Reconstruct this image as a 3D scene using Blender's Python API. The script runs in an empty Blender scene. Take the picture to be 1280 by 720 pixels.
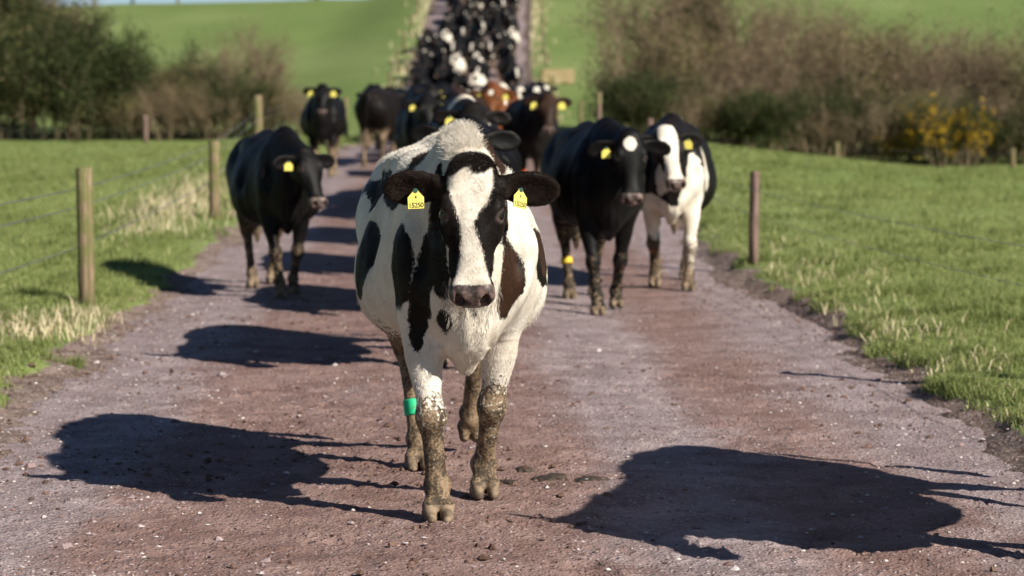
import bpy, math, random
import numpy as np
from mathutils import Vector, Matrix

SC = bpy.context.scene
COL = SC.collection
R = math.radians

# ------------------------------------------------------------------ camera
cam_d = bpy.data.cameras.new('camera')
cam = bpy.data.objects.new('camera', cam_d)
COL.objects.link(cam)
SC.camera = cam
cam_d.sensor_width = 36.0
cam_d.lens = 85.0
cam_d.clip_start = 0.5
cam_d.clip_end = 3000.0
cam.location = (0.0, 0.0, 1.5)
cam.rotation_euler = (R(90.0 - 4.41), 0.0, 0.0)
cam_d.dof.use_dof = True
cam_d.dof.focus_distance = 8.35
cam_d.dof.aperture_fstop = 3.5
cam_d.dof.aperture_blades = 9

# ------------------------------------------------------------------ light
SUN_DIR = Vector((1.24, -1.0, 1.0)).normalized()      # towards the sun
SUN_EL = math.asin(SUN_DIR.z)
world = bpy.data.worlds.new('World')
SC.world = world
world.use_nodes = True
wn = world.node_tree.nodes
wl = world.node_tree.links
bg = wn['Background']
sky = wn.new('ShaderNodeTexSky')
sky.sky_type = 'NISHITA'
sky.sun_disc = False
sky.sun_elevation = SUN_EL
sky.sun_rotation = math.atan2(SUN_DIR.x, SUN_DIR.y)
sky.altitude = 1800.0
sky.air_density = 0.75
sky.dust_density = 0.25
sky.ozone_density = 1.5
wl.new(sky.outputs[0], bg.inputs[0])
bg.inputs[1].default_value = 0.05
sun_d = bpy.data.lights.new('sun', 'SUN')
sun_d.energy = 5.0
sun_d.angle = R(0.53)
sun_d.color = (1.0, 0.93, 0.82)
sun = bpy.data.objects.new('sun', sun_d)
COL.objects.link(sun)
sun.location = (10, -10, 12)
sun.rotation_euler = SUN_DIR.to_track_quat('Z', 'Y').to_euler()

SC.view_settings.view_transform = 'Standard'
SC.view_settings.look = 'None'
SC.view_settings.exposure = 0.62
SC.view_settings.gamma = 1.0
SC.view_settings.use_curve_mapping = False
SC.render.engine = 'CYCLES'
SC.cycles.use_denoising = True
SC.cycles.max_bounces = 6
SC.cycles.diffuse_bounces = 3
SC.cycles.glossy_bounces = 2
SC.cycles.transparent_max_bounces = 8
SC.cycles.use_adaptive_sampling = True
SC.cycles.adaptive_threshold = 0.02


# ------------------------------------------------------------------ helpers
def tag(o, label=None, cat=None, group=None, kind=None):
    if label: o['label'] = label
    if cat: o['category'] = cat
    if group: o['group'] = group
    if kind: o['kind'] = kind
    return o


def empty(name, loc=(0, 0, 0), rz=0.0):
    o = bpy.data.objects.new(name, None)
    o.empty_display_size = 0.2
    COL.objects.link(o)
    o.location = loc
    o.rotation_euler = (0, 0, rz)
    return o


def link(name, data, parent=None, mat=None):
    o = bpy.data.objects.new(name, data)
    COL.objects.link(o)
    if parent is not None:
        o.parent = parent
    if mat is not None:
        data.materials.append(mat)
    return o


def np_mesh(name, V, F, smooth=True, attrs=None):
    """V (n,3); F list of arrays of faces with equal size, or a single (m,k) array."""
    if isinstance(F, np.ndarray):
        F = [F]
    me = bpy.data.meshes.new(name)
    V = np.ascontiguousarray(V, dtype=np.float32)
    me.vertices.add(len(V))
    me.vertices.foreach_set('co', V.ravel())
    tot, start, loops = [], [], []
    off = 0
    for f in F:
        if len(f) == 0:
            continue
        k = f.shape[1]
        loops.append(f.ravel().astype(np.int32))
        start.append(off + np.arange(len(f), dtype=np.int32) * k)
        tot.append(np.full(len(f), k, np.int32))
        off += f.size
    loops = np.concatenate(loops); start = np.concatenate(start); tot = np.concatenate(tot)
    me.loops.add(len(loops))
    me.loops.foreach_set('vertex_index', loops)
    me.polygons.add(len(start))
    me.polygons.foreach_set('loop_start', start)
    me.polygons.foreach_set('loop_total', tot)
    me.polygons.foreach_set('use_smooth', np.full(len(start), smooth, dtype=bool))
    me.update(calc_edges=True)
    if attrs:
        for k, v in attrs.items():
            a = me.attributes.new(k, 'FLOAT', 'POINT')
            a.data.foreach_set('value', np.ascontiguousarray(v, dtype=np.float32))
    return me


class NT:
    """small helper to write node materials"""
    def __init__(self, name, rough=0.8, spec=0.3):
        self.m = bpy.data.materials.new(name)
        self.m.use_nodes = True
        self.n = self.m.node_tree.nodes
        self.l = self.m.node_tree.links
        self.b = self.n['Principled BSDF']
        self.b.inputs['Roughness'].default_value = rough
        self.b.inputs['Specular IOR Level'].default_value = spec

    def _set(self, s, v):
        if v is None: return
        if isinstance(v, bpy.types.NodeSocket):
            self.l.new(v, s)
        elif isinstance(v, (tuple, list)) and len(v) == 3 and s.type == 'RGBA':
            s.default_value = (*v, 1)
        else:
            s.default_value = v

    def out(self, name, v):
        self._set(self.b.inputs[name], v)

    def attr(self, name):
        a = self.n.new('ShaderNodeAttribute'); a.attribute_name = name
        return a.outputs['Fac']

    def obj(self):
        return self.n.new('ShaderNodeTexCoord').outputs['Object']

    def pos(self):
        return self.n.new('ShaderNodeNewGeometry').outputs['Position']

    def map(self, vec, scale=(1, 1, 1), loc=(0, 0, 0), rot=(0, 0, 0)):
        m = self.n.new('ShaderNodeMapping')
        self.l.new(vec, m.inputs[0])
        m.inputs['Scale'].default_value = scale
        m.inputs['Location'].default_value = loc
        m.inputs['Rotation'].default_value = rot
        return m.outputs[0]

    def noise(self, vec, scale, detail=3, rough=0.55, dist=0.0):
        t = self.n.new('ShaderNodeTexNoise')
        self.l.new(vec, t.inputs['Vector'])
        t.inputs['Scale'].default_value = scale
        t.inputs['Detail'].default_value = detail
        t.inputs['Roughness'].default_value = rough
        t.inputs['Distortion'].default_value = dist
        return t.outputs['Fac']

    def voro(self, vec, scale, feature='F1', out='Distance', rnd=1.0):
        t = self.n.new('ShaderNodeTexVoronoi')
        t.feature = feature
        self.l.new(vec, t.inputs['Vector'])
        t.inputs['Scale'].default_value = scale
        t.inputs['Randomness'].default_value = rnd
        return t.outputs[out]

    def math(self, op, a, b=None, c=None, clamp=False):
        m = self.n.new('ShaderNodeMath'); m.operation = op; m.use_clamp = clamp
        self._set(m.inputs[0], a); self._set(m.inputs[1], b); self._set(m.inputs[2], c)
        return m.outputs[0]

    def ramp(self, v, lo, hi, a=0.0, b=1.0, smooth=True):
        m = self.n.new('ShaderNodeMapRange')
        m.interpolation_type = 'SMOOTHSTEP' if smooth else 'LINEAR'
        self._set(m.inputs['Value'], v)
        m.inputs['From Min'].default_value = lo
        m.inputs['From Max'].default_value = hi
        m.inputs['To Min'].default_value = a
        m.inputs['To Max'].default_value = b
        return m.outputs['Result']

    def mix(self, f, a, b, mode='MIX'):
        m = self.n.new('ShaderNodeMix'); m.data_type = 'RGBA'; m.blend_type = mode
        self._set(m.inputs['Factor'], f)
        self._set(m.inputs['A'] if False else m.inputs[6], a)
        self._set(m.inputs[7], b)
        return m.outputs[2]

    def sep(self, vec, ax):
        s = self.n.new('ShaderNodeSeparateXYZ'); self.l.new(vec, s.inputs[0])
        return s.outputs[ax]

    def bump(self, h, strength=0.5, dist=0.01, prev=None):
        b = self.n.new('ShaderNodeBump')
        self._set(b.inputs['Height'], h)
        b.inputs['Strength'].default_value = strength
        b.inputs['Distance'].default_value = dist
        if prev is not None: self.l.new(prev, b.inputs['Normal'])
        self.l.new(b.outputs[0], self.b.inputs['Normal'])
        return b.outputs[0]


def sstep(a, b, x):
    t = np.clip((x - a) / (b - a), 0, 1)
    return t * t * (3 - 2 * t)


# smooth value noise in numpy (2D / 3D), deterministic
def _hash(ix, iy, iz, seed):
    n = (ix * 374761393 + iy * 668265263 + iz * 2147483647 + seed * 1274126177) & 0xFFFFFFFF
    n = ((n ^ (n >> 13)) * 1274126177) & 0xFFFFFFFF
    return ((n ^ (n >> 16)) & 0xFFFF) / 65535.0


def vnoise(x, y, z=None, seed=0):
    x = np.asarray(x, dtype=np.float64); y = np.asarray(y, dtype=np.float64)
    z = np.zeros_like(x) if z is None else np.asarray(z, dtype=np.float64)
    xi = np.floor(x).astype(np.int64); yi = np.floor(y).astype(np.int64); zi = np.floor(z).astype(np.int64)
    fx = x - xi; fy = y - yi; fz = z - zi
    fx = fx * fx * (3 - 2 * fx); fy = fy * fy * (3 - 2 * fy); fz = fz * fz * (3 - 2 * fz)
    r = 0
    for dz in (0, 1):
        for dy in (0, 1):
            for dx in (0, 1):
                w = (fx if dx else 1 - fx) * (fy if dy else 1 - fy) * (fz if dz else 1 - fz)
                r = r + w * _hash(xi + dx, yi + dy, zi + dz, seed)
    return r * 2 - 1


def fbm(x, y, z=None, seed=0, octv=3, gain=0.5):
    a, s, r = 1.0, 1.0, 0
    for i in range(octv):
        r = r + a * vnoise(x * s, y * s, None if z is None else z * s, seed + i * 17)
        a *= gain; s *= 2.03
    return r


def px(x, y, D):
    """world point seen at photo pixel (x, y of 1280x720) at distance D along the ground axis"""
    return ((x - 640) * D / 3022.0, D, 1.5 - (y - 127) * D / 3022.0)


# ================================================================== COW BUILDER
# cow space while modelling: u forward, x = cow's left, z up.  Mesh space: (x, -u, z)
class Field:
    def __init__(self, lo, hi, h):
        self.h = h
        self.lo = np.array(lo, dtype=np.float32)
        n = np.ceil((np.array(hi) - np.array(lo)) / h).astype(int) + 1
        self.n = n
        self.ax = [self.lo[i] + h * np.arange(n[i], dtype=np.float32) for i in range(3)]
        self.F = np.full(n, 0.25, dtype=np.float32)

    def _box(self, lo, hi, m):
        s = []
        for i in range(3):
            a = int(max(0, math.floor((lo[i] - m - self.lo[i]) / self.h)))
            b = int(min(self.n[i], math.ceil((hi[i] + m - self.lo[i]) / self.h) + 1))
            if b <= a: return None
            s.append(slice(a, b))
        return tuple(s)

    def _pts(self, s):
        return (self.ax[0][s[0]][:, None, None], self.ax[1][s[1]][None, :, None], self.ax[2][s[2]][None, None, :])

    def _add(self, s, d, k, sub=False):
        A = self.F[s]
        if sub:
            A, d = -A, d
            hh = np.clip(0.5 + 0.5 * (d - A) / k, 0, 1)
            r = d + (A - d) * hh - k * hh * (1 - hh)
            self.F[s] = -r
        else:
            hh = np.clip(0.5 + 0.5 * (d - A) / k, 0, 1)
            self.F[s] = d + (A - d) * hh - k * hh * (1 - hh)

    def chain(self, P, rad, k=0.03, flat=None, sub=False):
        """round cones through points P with radii; flat=(dir, s) squashes along dir by s<1 (or widens s>1)"""
        P = np.array(P, dtype=np.float32); rad = np.array(rad, dtype=np.float32)
        rm = rad.max() * (max(1.0, flat[1]) if flat else 1.0)
        s = self._box(P.min(0) - rm, P.max(0) + rm, k + 0.03)
        if s is None: return
        X, Y, Z = self._pts(s)
        D = None
        for i in range(len(P) - 1):
            a, b = P[i], P[i + 1]
            ab = b - a; L2 = float((ab * ab).sum()) + 1e-9
            t = np.clip(((X - a[0]) * ab[0] + (Y - a[1]) * ab[1] + (Z - a[2]) * ab[2]) / L2, 0, 1)
            vx = X - (a[0] + t * ab[0]); vy = Y - (a[1] + t * ab[1]); vz = Z - (a[2] + t * ab[2])
            if flat:
                n = flat[0]; q = (1.0 / flat[1] - 1.0) * (vx * n[0] + vy * n[1] + vz * n[2])
                vx = vx + q * n[0]; vy = vy + q * n[1]; vz = vz + q * n[2]
            d = np.sqrt(vx * vx + vy * vy + vz * vz) - (rad[i] + t * (rad[i + 1] - rad[i]))
            D = d if D is None else np.minimum(D, d)
        self._add(s, D, k, sub)

    def ell(self, c, r, M=None, k=0.03, sub=False):
        """ellipsoid, M rows = its axes in cow space"""
        c = np.array(c, dtype=np.float32); r = np.array(r, dtype=np.float32)
        rm = r.max()
        if M is None:
            lo, hi = c - r, c + r
        else:
            M = np.array(M, dtype=np.float32)
            e = np.sqrt(((M * r[:, None]) ** 2).sum(0)); lo, hi = c - e, c + e
        s = self._box(lo, hi, k + 0.02)
        if s is None: return
        X, Y, Z = self._pts(s)
        X = X - c[0]; Y = Y - c[1]; Z = Z - c[2]
        if M is not None:
            X, Y, Z = (M[0, 0] * X + M[0, 1] * Y + M[0, 2] * Z, M[1, 0] * X + M[1, 1] * Y + M[1, 2] * Z,
                       M[2, 0] * X + M[2, 1] * Y + M[2, 2] * Z)
        k0 = np.sqrt((X / r[0]) ** 2 + (Y / r[1]) ** 2 + (Z / r[2]) ** 2)
        k1 = np.sqrt((X / r[0] ** 2) ** 2 + (Y / r[1] ** 2) ** 2 + (Z / r[2] ** 2) ** 2) + 1e-6
        self._add(s, k0 * (k0 - 1) / k1, k, sub)

    def loft(self, o, M, T, W, HT, HB, KW, p, k, zc=None):
        """sections along local axis 0; local 1 = width, local 2 = up.  KW narrows the width towards the top."""
        o = np.array(o, dtype=np.float32); M = np.array(M, dtype=np.float32)
        T = np.array(T); zc = np.zeros(len(T)) if zc is None else np.array(zc)
        cs = []
        for i in range(len(T)):
            for sx in (-1, 1):
                for hz in (np.array(HT)[i], -np.array(HB)[i]):
                    cs.append(o + M[0] * T[i] + M[1] * sx * np.array(W)[i] + M[2] * (zc[i] + hz))
        cs = np.array(cs)
        s = self._box(cs.min(0), cs.max(0), k + 0.04)
        X, Y, Z = self._pts(s)
        X = X - o[0]; Y = Y - o[1]; Z = Z - o[2]
        if np.allclose(M, np.eye(3)):
            t, a, b = X, Y, Z
        else:
            t = M[0, 0] * X + M[0, 1] * Y + M[0, 2] * Z
            a = M[1, 0] * X + M[1, 1] * Y + M[1, 2] * Z
            b = M[2, 0] * X + M[2, 1] * Y + M[2, 2] * Z

        def ip(vals):
            # smooth (Catmull-Rom) lookup through a dense table
            tt = np.linspace(T[0], T[-1], 200)
            m = np.gradient(np.array(vals, dtype=float), T)
            idx = np.clip(np.searchsorted(T, tt) - 1, 0, len(T) - 2)
            h = T[idx + 1] - T[idx]; q = (tt - T[idx]) / h
            v = np.array(vals, dtype=float)
            y = ((2*q**3-3*q**2+1)*v[idx] + (q**3-2*q**2+q)*h*m[idx] + (-2*q**3+3*q**2)*v[idx+1] + (q**3-q**2)*h*m[idx+1])
            return lambda x: np.interp(x, tt, y).astype(np.float32)
        tc = np.clip(t, T[0], T[-1])
        w = ip(W)(tc); ht = ip(HT)(tc); hb = ip(HB)(tc); kw = ip(KW)(tc); z0 = ip(zc)(tc)
        b = b - z0
        hh = np.where(b > 0, ht, hb)
        bz = b / hh
        ww = w * (1 - kw * np.clip(bz, -1, 1.2))
        g = (np.abs(a / ww) ** p + np.abs(bz) ** p) ** (1.0 / p)
        r0 = np.sqrt(a * a + b * b) + 1e-5
        d = (g - 1) * np.minimum(r0 / np.maximum(g, 0.15), np.minimum(ww, hh) * 1.3)
        over = np.maximum(T[0] - t, t - T[-1])
        d = np.where(over > 0, np.sqrt(np.maximum(d, 0) ** 2 + over ** 2) + np.minimum(d, 0) * 0, d)
        self._add(s, d.astype(np.float32), k)

    def nets(self):
        """surface nets -> V in cow space, quads"""
        F = self.F
        n = F.shape
        ins = F < 0
        c = ins[:-1, :-1, :-1].astype(np.int8)
        for d in [(1,0,0),(0,1,0),(0,0,1),(1,1,0),(1,0,1),(0,1,1),(1,1,1)]:
            c = c + ins[d[0]:n[0]-1+d[0], d[1]:n[1]-1+d[1], d[2]:n[2]-1+d[2]]
        act = (c > 0) & (c < 8)
        I = np.argwhere(act)
        idx = np.full(act.shape, -1, dtype=np.int32)
        idx[I[:, 0], I[:, 1], I[:, 2]] = np.arange(len(I))
        corners = [(i, j, k) for i in (0, 1) for j in (0, 1) for k in (0, 1)]
        val = {q: F[I[:, 0] + q[0], I[:, 1] + q[1], I[:, 2] + q[2]] for q in corners}
        acc = np.zeros((len(I), 3)); cnt = np.zeros(len(I))
        for a in corners:
            for ax in range(3):
                if a[ax] == 0:
                    b = list(a); b[ax] = 1; b = tuple(b)
                    va, vb = val[a], val[b]
                    m = (va < 0) != (vb < 0)
                    t = np.where(m, va / np.where(m, va - vb, 1), 0)
                    p = np.tile(np.array(a, dtype=float), (len(I), 1)); p[:, ax] = t
                    acc += p * m[:, None]; cnt += m
        V = (I + acc / cnt[:, None]) * self.h + self.lo
        Q = []
        for ax in range(3):
            sl0 = [slice(None)] * 3; sl1 = [slice(None)] * 3
            sl0[ax] = slice(0, n[ax] - 1); sl1[ax] = slice(1, n[ax])
            A = ins[tuple(sl0)]; B = ins[tuple(sl1)]
            E = np.argwhere(A != B)
            u, v = (ax + 1) % 3, (ax + 2) % 3
            ok = (E[:, u] > 0) & (E[:, v] > 0) & (E[:, u] < n[u] - 1) & (E[:, v] < n[v] - 1)
            E = E[ok]
            fl = A[E[:, 0], E[:, 1], E[:, 2]]
            def g(du, dv):
                e = E.copy(); e[:, u] += du; e[:, v] += dv
                return idx[e[:, 0], e[:, 1], e[:, 2]]
            q = np.stack([g(-1, -1), g(0, -1), g(0, 0), g(-1, 0)], 1)
            q[~fl] = q[~fl][:, ::-1]
            Q.append(q)
        Q = np.concatenate(Q)
        Q = Q[(Q >= 0).all(1)]
        return V, Q


def nrm(v):
    v = np.array(v, dtype=float)
    return v / np.linalg.norm(v)


def ik(A, B, l1, l2, bend):
    """joint between A and B with bone lengths, bending towards bend"""
    A = np.array(A, float); B = np.array(B, float)
    d = B - A; L = np.linalg.norm(d); f = max(1.0, L * 1.004 / (l1 + l2)); l1 *= f; l2 *= f
    L = min(L, (l1 + l2) * 0.9999)
    a = (l1 * l1 - l2 * l2 + L * L) / (2 * L)
    h = math.sqrt(max(l1 * l1 - a * a, 0))
    dn = nrm(d); b = np.array(bend, float); b = b - dn * b.dot(dn); b = nrm(b)
    return A + dn * a + b * h


def sculpt_cow(h=0.014, fl=(.55, .12, 0), fr=(.35, -.12, 0), hl=(-.75, .13, 0), hr=(-.55, -.13, 0),
               poll=(.93, 0, 1.30), yaw=0.0, pitch=68.0, roll=0.0, ear=(-6, -6), belly=1.0, thin=0.0, udder=1.0,
               detail=True, lod=False, hs=.88, brisket=1.0):
    """fl fr hl hr: the feet as (u, x, lift); poll: top of the head; yaw>0 turns the face to the cow's left"""
    hw = 0.46
    lo_u = -1.25; hi_u = max(poll[0] + 0.62, 0.95)
    xs = [-hw, hw, poll[1] - 0.36, poll[1] + 0.36, poll[1] + 0.6 * math.sin(R(yaw)) - .1, poll[1] + .6 * math.sin(R(yaw)) + .1]
    f = Field((lo_u, min(xs), -0.02), (hi_u, max(xs), max(1.56, poll[2] + 0.14)), h)
    I3 = np.eye(3)
    # --- barrel
    T = np.array([-1.04, -.98, -.86, -.68, -.48, -.25, 0.0, .22, .40, .55, .68, .80, .88])
    W = np.array([.07, .17, .225, .25, .265, .315, .350, .335, .275, .225, .185, .13, .07]) * np.array([1]*4 + [1] + [belly]*3 + [1]*5)
    top = np.array([1.19, 1.26, 1.300, 1.325, 1.345, 1.335, 1.325, 1.330, 1.35, 1.360, 1.32, 1.25, 1.16])
    bot = np.array([1.02, .90, .82, .78, .72, .62, .565, .56, .60, .63, .65, .72, .84])
    bot[4:8] -= (belly - 1) * .2
    zc = top * .52 + bot * .48
    KW = np.array([.1, .15, .2, .25, .30, .30, .28, .28, .30, .34, .30, .2, .1])
    f.loft((0, 0, 0), I3, T, W, top - zc, zc - bot, KW, 2.15, 0.02, zc)
    for sx in (-1, 1):
        # hooks, pins, thigh, shoulder, flank hollow
        f.chain([(-.18, sx * .13, 1.25), (-.48, sx * .175, 1.235), (-.95, sx * .10, 1.17)], [.035, .045, .04], k=.09)
        f.ell((-.97, sx * .10, 1.21), (.06, .04, .05), k=.06)
        f.ell((-.72, sx * .155, 1.00), (.22, .125, .27), k=.07)
        f.ell((.50, sx * .150, 1.03), (.14, .075, .21), k=.07)
        f.ell((.62, sx * .165, .90), (.085, .075, .13), k=.05)
        f.ell((.40, sx * .175, .80), (.10, .065, .12), k=.05)
        f.ell((-.28, sx * .36, 1.20), (.13, .055, .08), k=.08, sub=True)
        f.ell((.27, sx * .325, 1.08), (.05, .045, .17), k=.09, sub=True)
        f.ell((.72, sx * .185, 1.02), (.06, .035, .12), k=.06, sub=True)
    # spine ridge and withers
    f.chain([(-.95, 0, 1.265), (-.5, 0, 1.335), (0, 0, 1.312), (.35, 0, 1.33), (.54, 0, 1.355)], [.03, .03, .028, .028, .028], k=.05)
    # tail
    f.chain([(-1.0, 0, 1.27), (-1.07, 0, 1.22), (-1.10, .01, 1.05), (-1.11, .02, .8), (-1.11, .02, .62)], [.032, .03, .022, .017, .015], k=.03)
    f.chain([(-1.11, .02, .62), (-1.11, .02, .45), (-1.10, .02, .36)], [.03, .04, .015], k=.02)
    if udder:
        f.ell((-.58, 0, .70), (.17, .13, .12 * udder), k=.06)
        if detail:
            for sx in (-1, 1):
                for uu in (-.52, -.64):
                    f.chain([(uu, sx * .06, .62), (uu, sx * .063, .57)], [.015, .012], k=.012)
    # --- legs
    joints = {}
    for nm, sx, ft in (('fl', 1, fl), ('fr', -1, fr)):
        u, x, lift = ft
        fet = np.array((u - .035 - lift * .5, x, .125 + lift)); 
        sh = np.array((.60, sx * .165, .98)); el = np.array((.43, sx * .165, .74)) + np.array(((u - .45) * (.50 if u > .45 else .22), 0, 0))
        kn = ik(el, fet, .385, .250, (1, 0, 0.1))
        f.chain([sh, el], [.085, .080], k=.05)
        up = el * .55 + kn * .45; dn = el * .2 + kn * .8
        f.chain([el, up, dn, kn], [.080, .067, .047, .047], k=.035)
        f.ell(kn + (0.008, 0, 0), (.047, .051, .060), k=.03)
        m1 = kn * .6 + fet * .4
        f.chain([kn, m1, fet * .93 + kn * .07, fet], [.044, .035, .036, .044], k=.022, flat=((0, 1, 0), 1.08))
        f.ell(fet + (0.0, 0, 0), (.042, .048, .045), k=.02)
        joints[nm] = (el, kn, fet)
        fd = 0.35 if lift > .03 else 1.0
        hoof(f, fet, u, x, lift, fd, detail)
    for nm, sx, ft in (('hl', 1, hl), ('hr', -1, hr)):
        u, x, lift = ft
        fet = np.array((u - .03 - lift * .5, x, .125 + lift))
        hip = np.array((-.66, sx * .16, 1.02)); st = np.array((-.44, sx * .195, .80)) + np.array(((u + .65) * .25, 0, 0))
        hk = ik(st, fet, .385, .385, (-1, 0, 0))
        hk[1] = hk[1] * .6 + x * .4
        f.chain([hip, st], [.16, .115], k=.08)
        f.chain([(-.78, sx * .15, .98), st * .45 + hk * .55 + np.array((-.02, 0, 0)), hk], [.14, .075, .045], k=.07)
        f.chain([st, st * .5 + hk * .5, hk], [.11, .078, .048], k=.06, flat=((0, 1, 0), .85))
        f.ell(hk + (-.012, 0, .01), (.055, .042, .06), k=.03)
        f.chain([hk, hk * .55 + fet * .45, fet * .93 + hk * .07, fet], [.044, .035, .037, .046], k=.022, flat=((0, 1, 0), 1.0))
        f.ell(fet, (.044, .047, .045), k=.02)
        joints[nm] = (st, hk, fet)
        fd = 0.35 if lift > .03 else 1.0
        hoof(f, fet, u, x, lift, fd, detail)
    # --- head frame
    py, pp, pr = R(yaw), R(pitch), R(roll)
    a = np.array((math.cos(pp) * math.cos(py), math.cos(pp) * math.sin(py), -math.sin(pp)))      # towards the nose
    b = np.array((math.sin(pp) * math.cos(py), math.sin(pp) * math.sin(py), math.cos(pp)))       # forehead normal
    l = np.cross(b, a)                                                                           # to the cow's left
    if l[1] < 0 and abs(yaw) < 90: l = -l
    l2 = l * math.cos(pr) + b * math.sin(pr); b = b * math.cos(pr) - l * math.sin(pr); l = l2
    P = np.array(poll, float)
    M = np.array([a, l, b])
    H = lambda t, w, z: P + (a * t + l * w + b * z) * hs
    E = lambda c, r, M_, **kw: f.ell(c, tuple(np.array(r) * hs), M_, **kw)
    # neck
    nb = H(.07, 0, -.10)
    base = np.array((.52, 0, 1.13))
    mid = (nb + base) / 2 + np.array((0, 0, .02))
    hd = nrm(nb - base); side = nrm(np.cross(hd, (0, 0, 1)))
    f.chain([base, mid, nb], [.225, .165, .115], k=.08, flat=(side, .66))
    f.chain([(.50, 0, 1.29), mid + np.array((0, 0, .06)), H(-.01, 0, -.07)], [.06, .05, .06], k=.09)
    # dewlap and brisket
    th = H(.17, 0, -.14)
    f.chain([th, th * .5 + np.array((.68, 0, .80)) * .5 + np.array((0, 0, -.05)), (.70, 0, .68), (.60, 0, .575), (.42, 0, .60)], [.035, .045, .06, .062 * brisket, .05], k=.06, flat=((0, 1, 0), .62))
    f.ell((.66, 0, .70), (.15, .10, .12), k=.08)
    # skull
    Th = np.array([-.035, .02, .08, .15, .21, .28, .36, .43, .49, .535, .555])
    Wh = np.array([.060, .088, .106, .117, .106, .080, .067, .073, .088, .083, .062])
    Ht = np.array([.020, .052, .070, .075, .070, .060, .050, .047, .046, .034, .012])
    Hb = np.array([.030, .085, .115, .130, .135, .120, .100, .090, .086, .072, .050])
    Kw = np.array([0, 0, .02, .08, .12, .12, .12, .10, .03, .0, .0])
    f.loft(P, M, Th * hs, Wh * hs, Ht * hs, Hb * hs, Kw, 2.7, 0.02)
    E(H(-.01, 0, .0), (.04, .075, .05), M, k=.04)                      # poll knob
    for s in (-1, 1):
        E(H(.150, s * .098, .040), (.050, .030, .036), M, k=.03)       # brow
        E(H(.225, s * .100, -.02), (.06, .020, .045), M, k=.04)        # cheek
        f.chain([H(.21, s * .100, -.005), H(.30, s * .078, -.018), H(.36, s * .066, -.02)], [.016, .014, .010], k=.025)
        E(H(.50, s * .048, .022), (.045, .036, .030), M, k=.025)       # nostril rim
        E(H(.16, s * .095, -.105), (.075, .035, .07), M, k=.05)        # jaw
        if not lod:
            E(H(.180, s * .118, .030), (.028, .022, .020), M, k=.012, sub=True)   # eye socket
            E(H(.155, s * .112, .038), (.028, .014, .018), M, k=.012)             # upper lid
            E(H(.207, s * .106, .024), (.022, .012, .018), M, k=.012)             # lower lid
            q = .3
            Mn = np.array([a * math.cos(q) - l * s * math.sin(q) * -1, l * math.cos(q) - a * s * math.sin(q), b])
            E(H(.538, s * .050, .020), (.030, .0185, .042), np.array([nrm(b * .9 + l * s * .4), nrm(l - b * s * .4), a]) , k=.010, sub=True)
    E(H(.47, 0, -.062), (.075, .058, .032), M, k=.02)                  # chin / lower lip
    if detail:
        f.chain([H(.565, -.05, -.034), H(.565, .05, -.034)], [.0055, .0055], k=.008, sub=True)
        for s in (-1, 1):
            f.chain([H(.555, s * .05, -.036), H(.50, s * .085, -.038), H(.44, s * .088, -.045)], [.006, .006, .003], k=.01, sub=True)
        f.chain([H(.565, 0, .03), H(.575, 0, -.03)], [.004, .004], k=.006, sub=True)
    # ears
    tags = []
    for s, dr in ((1, ear[0]), (-1, ear[1])):
        er = R(dr)
        ed = nrm(l * s * math.cos(er) + (-a) * math.sin(er) - b * .15)      # outwards
        en = nrm(b * .80 + a * .55 - ed * 0)                                 # the open side faces forward and down
        en = nrm(en - ed * en.dot(ed)); ew = np.cross(ed, en)
        o = H(.045, s * .092, -.035)
        c = o + ed * .118
        f.chain([o - ed * .03, o + ed * .05], [.036, .030], k=.03)
        f.ell(c, (.110, .060, .016), np.array([ed, ew, en]), k=.02)
        f.ell(c + ed * .03 + ew * .006, (.074, .058, .013), np.array([ed, ew, en]), k=.02)
        if not lod:
            f.ell(c + en * .021 + ed * .008, (.088, .046, .019), np.array([ed, ew, en]), k=.010, sub=True)
        tags.append((c - ed * .030 + en * .012 , ed, ew, en))
    # flat soles
    z = f.ax[2][None, None, :]
    f.F = np.maximum(f.F, (0.004 - z) + 0 * f.F)
    V, Q = f.nets()
    info = dict(P=P, a=a, l=l, b=b, H=H, tags=tags, joints=joints,
                eyes=[H(.182, s * .110, .031) for s in (1, -1)], hs=hs)
    return V, Q, info


def hoof(f, fet, u, x, lift, fd, detail):
    top = fet + np.array((0.012, 0, -.03))
    z0 = lift
    for s in (-1, 1):
        c = np.array((u + .010, x + s * .028, .055 + z0 * .9)); 
        if fd < 1:   # folded back
            c = fet + np.array((-.012, s * .024, -.06)); e = c + np.array((-.015, 0, -.05)); e2 = c + np.array((.02, 0, -.045))
            f.chain([top, c], [.034, .030], k=.015)
            f.chain([c, e], [.030, .022], k=.01); f.chain([c, e2], [.028, .018], k=.01)
        else:
            f.chain([top, c], [.034, .030], k=.018)
            f.chain([c, np.array((u + .050, x + s * .031, .022))], [.027, .021], k=.010)
            f.chain([np.array((u - .02, x + s * .030, .024)), np.array((u + .066, x + s * .027, .014))], [.029, .018], k=.010)
        if detail:
            f.ell(fet + np.array((-.045, s * .022, -.005)), (.015, .013, .018), k=.01)
    if detail and fd == 1:
        f.chain([(u + .10, x, .03), (u + .0, x, .03)], [.0075, .003], k=.006, sub=True)
        f.chain([(u + .100, x, .0), (u + .070, x, .03), (u + .062, x, .068)], [.015, .011, .005], k=.005, sub=True)


def blobs(V, L, seed=1, rag=0.026, fr=9.0):
    """signed field, positive inside any of the ellipsoids (u, x, z, ru, rx, rz)"""
    n = fbm(V[:, 0] * fr, V[:, 1] * fr, V[:, 2] * fr, seed=seed, octv=3)
    g = np.full(len(V), -1.0)
    for e in L:
        c = np.array(e[:3]); r = np.array(e[3:6])
        d = np.sqrt((((V - c) / r) ** 2).sum(1))
        g = np.maximum(g, (1 - d) * min(r))
    return np.clip(g + n * rag * .5, -.2, .2)


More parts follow.
